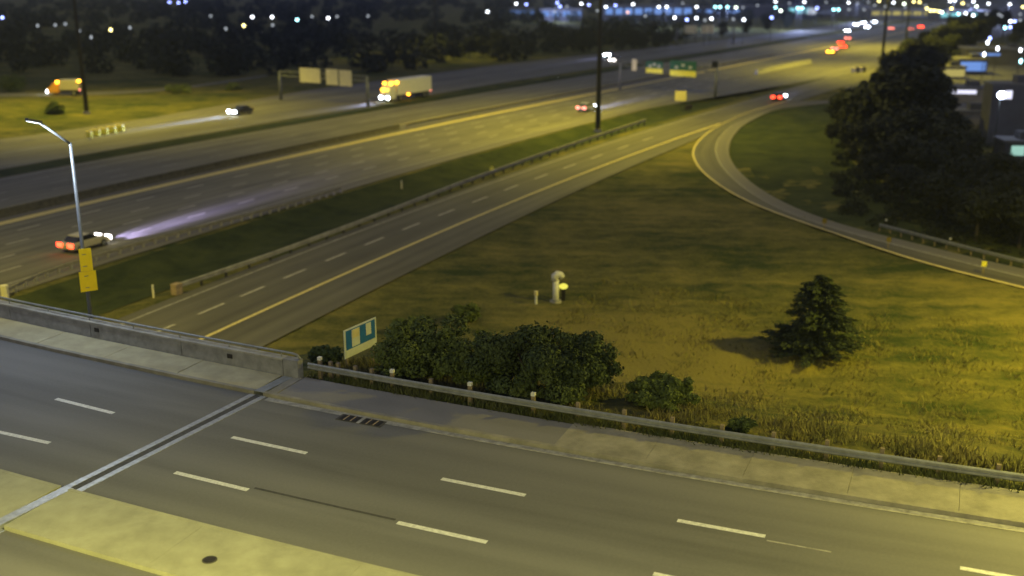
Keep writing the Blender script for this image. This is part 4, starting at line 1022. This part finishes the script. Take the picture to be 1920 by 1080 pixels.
building(1893, 275, 6.6, 4, 8.8, 'dark tall block at the right edge with white lit window', M['bdark'], -.1, [(-1.6, -.6, 6.9, 8.1, WINW)])
building(1914, 300, 4.6, 4, 2.4, 'mint lit low hut at the foot of the dark block', M['bdark'], -.1, [(-1.4, .3, .7, 2.0, WINM), (.6, 2.0, .7, 2.0, WINM)])
building(1783, 147, 6.5, 6, 2.6, 'small yellow lit shed behind the pale warehouse', M['bwall'], -.1, [(-3, 3, .5, 2.2, WINY)])
building(1822, 140, 7, 8, 3.6, 'blue lit low building left of the dark block', M['bdark'], -.1, [(-3.2, 3.2, 1.0, 3.2, WINB)])
building(1880, 122, 20, 12, 4.2, 'long dark building with faint lit strip behind the dark block', M['bdark'], -.1, [(-9, -1, 2.6, 3.2, WINB)])
mb = MB(); x, y = W(1830, 250); mb.quad([(x - 12, y - 8, ROAD - .03), (x + 60, y - 8, ROAD - .03), (x + 90, y + 130, ROAD - .03), (x + 10, y + 130, ROAD - .03)]); mb.build('parking_lot', M['lot'], kind='structure')
# far town buildings
TOWN = [(1215, 34, 46, 8, WINB, 'long blue lit hall on the skyline right of the tall dark mast'), (1052, 34, 22, 6, WINB, 'small blue lit hall on the skyline left of the tall dark mast'), (1500, 30, 14, 7, WINC, 'cyan lit building above the distant lanes'), (1345, 26, 26, 5, WINB, 'low dark hall with a thin blue strip on the skyline'), (980, 28, 14, 5, WINB, 'small hall with blue windows at the left of the skyline row'), (1425, 26, 30, 6, None, 'wide unlit hall on the skyline between blue and cyan halls'), (1590, 26, 30, 6, None, 'unlit hall behind the five white headlights'), (1815, 34, 30, 5, WINC, 'low hall with a faint cyan strip above the right trees'), (1690, 30, 34, 5, WINY, 'low yellowish lit hall at the end of the highway')]
for (u, v, w, h, m, lab) in TOWN:
    wn_ = []
    if m: 
        n = max(3, int(w / 5)); wn_ = [(-w / 2 + (k + .12) * w / n, -w / 2 + (k + .88) * w / n, h * .45, h * .85, m) for k in range(n)]
    building(u, v + 6, w, 18, h, lab, M['bdark'], 0, wn_)

# ------------------------------------------------------------------ night haze
mb = MB(); mb.box((300, 700, 10), (4400, 1800, 35.9)); hz = mb.build('haze', M['grass']); hz.data.materials.clear()
hm_ = bpy.data.materials.new('night_haze'); hm_.use_nodes = True; hn = hm_.node_tree.nodes; hn.remove(hn['Principled BSDF'])
pv = hn.new('ShaderNodeVolumePrincipled'); pv.inputs['Color'].default_value = (.74, .84, 1, 1); pv.inputs['Density'].default_value = HAZE
hm_.node_tree.links.new(pv.outputs[0], hn['Material Output'].inputs['Volume']); hz.data.materials.append(hm_); tag(hz, kind='stuff')

# ------------------------------------------------------------------ town lamps, every one a thing
COLS = dict(w=(.86, .92, 1.0), b=(.30, .38, 1.0), c=(.40, .92, 1.0), y=(1.0, .85, .30), o=(1.0, .50, .25), d=(.55, .60, .66), g=(.85, 1.0, .80))
NAMES = dict(w='tiny white lamp glowing in the far dark town', b='tiny blue lamp glowing in the far dark town', c='tiny cyan lamp glowing in the far dark town', y='tiny yellow lamp glowing in the far dark town', o='tiny orange lamp glowing above the far dark woods', d='faint greyish lamp in the far dark town', g='tiny pale green lamp glowing in the far dark town')
LAMPS = """w 4 33 b|70 48 d|103 47 d|122 45 d|207 56 y|243 52 d|148 58 d|170 70 d|395 30 d|423 54 d|457 48 y|473 32 w|510 32 w|511 47 d|557 37 c|615 34 w|585 31 d|632 31 d|318 4 b|335 5 b|348 3 b|690 30 d|914 22 w|968 7 w|987 8 b|1045 5 b|1050 12 b|1063 12 d|1090 7 w|1104 9 b|1040 22 d|1136 13 w|1154 10 b|1187 8 w|1177 23 o|1235 13 w|1250 13 w|1210 30 d|1306 13 w|1341 13 c|1350 13 c|1364 13 c|1380 14 g|1393 14 d|1265 33 w|1288 37 b|1306 34 w|1322 38 d|1334 35 w|1375 36 d|1395 37 w|1447 33 b|1454 14 c|1464 20 g|1454 3 w|1496 15 c|1504 15 c|1508 4 w|1532 15 b|1521 16 d|1549 4 d|1563 18 c|1572 18 c|1591 5 w|1592 18 d|1608 6 d|1620 18 d|1628 4 d|1648 2 y|1675 5 w|1695 7 g|1697 13 d|1713 3 y|1724 4 y|1738 16 y|1745 20 y|1752 20 y|1760 21 y|1766 23 g|1781 2 w|1790 1 w|1784 16 y|1805 6 y|1815 9 d|1825 3 w|1831 12 g|1853 7 w|1893 8 w|1918 13 y|1797 26 c|1803 25 d|1811 25 w|1825 29 w|1850 26 d|1873 27 d|1878 30 d|1913 27 d|1895 40 w|1903 40 b|1885 52 c|1895 51 b|1913 38 d|1853 80 w|1857 72 b|1847 102 w|1872 91 w|1915 94 w|1916 115 c|1778 24 d|1735 10 d|1660 12 d|1640 10 d|1480 6 d|1420 10 d|1280 6 d|1120 20 d"""
def lamp_meshes():
    out = {}
    for k, c in COLS.items():
        me = bpy.data.meshes.new('street_lamp'); a = MB(); a.tube([(0, 0, -8), (0, 0, 0.1)], [.12, .08], 5); a.tube([(0, 0, .1), (0, -.6, .3)], .06, 5); nf = len(a.f)
        a.ball((0, -.7, 0), .5, 8, 6, (1, 1, .8)); me.from_pydata(a.v, [], a.f); me.materials.append(M['darkpole']); me.materials.append(lamp_mat('lamp_' + k, c, dict(d=1.1, o=3, b=9).get(k, 9.0)))
        for i, p in enumerate(me.polygons): p.material_index = 1 if i >= nf else 0
        out[k] = me
    return out
LM = lamp_meshes()
rows = sorted(((lambda p: (p[2], float(p[0]), float(p[1])))(q.split()) for q in LAMPS[2:].split('|')))
count = {}
WORD = dict(w='white', b='blue', c='cyan', y='yellow', o='orange', d='faint grey', g='pale green')
for k, u, v in rows:
    Y = 15.5 * F_PX / (v + 50); x, y, z = at_dist(u, v, Y)
    o = bpy.data.objects.new('street_lamp', LM[k]); col.objects.link(o); o.location = (x, y + .7, z)
    sc_ = Y / 430; o.scale = (sc_, sc_, 1)
    i = count.get(k, 0); count[k] = i + 1
    tag(o, NAMES[k] if k == 'o' else ORD[i] + ' ' + WORD[k] + ' lamp from the left among the far lamps of the dark town', 'street lamp', 'far ' + WORD[k] + ' town lamps')
    if (u, v) in ((1250, 13), (1500, 15), (1496, 15), (1790, 1), (1825, 3), (1893, 8), (1045, 5), (1364, 13), (1608, 6)):
        l = bpy.data.lights.new('lamp_light', 'POINT'); l.energy = 26000; l.color = (.42, .52, 1.0); l.shadow_soft_size = .6
        q = bpy.data.objects.new('lamp_light', l); col.objects.link(q); q.parent = o; q.location = (0, -2.2, 0)
# the brightest lamp of the place, on the dark block's forecourt
x, y, z = at_dist(1876, 178, W(1876, 292)[1]); t = thing('yard_lamp', (x, y, ROAD), 'dazzling blue white yard lamp in front of the dark block', 'lamp')
mb = MB(); mb.tube([(0, 0, -.1), (0, 0, z - ROAD + .3)], .1, 8); mb.build('pole', M['darkpole'], t)
mb = MB(); mb.ball((0, -.3, z - ROAD), .5, 12, 8); mb.build('globe', lamp_mat('yard_glow', (.62, .72, 1.0), 40), t)
spot('lamp_light', (0, -.4, z - ROAD - .4), t, (.6, .75, 1.0), 500, 130, .5)
print('objects', len(bpy.data.objects), 'tris', sum(len(o.data.polygons) for o in bpy.data.objects if o.type == 'MESH'))
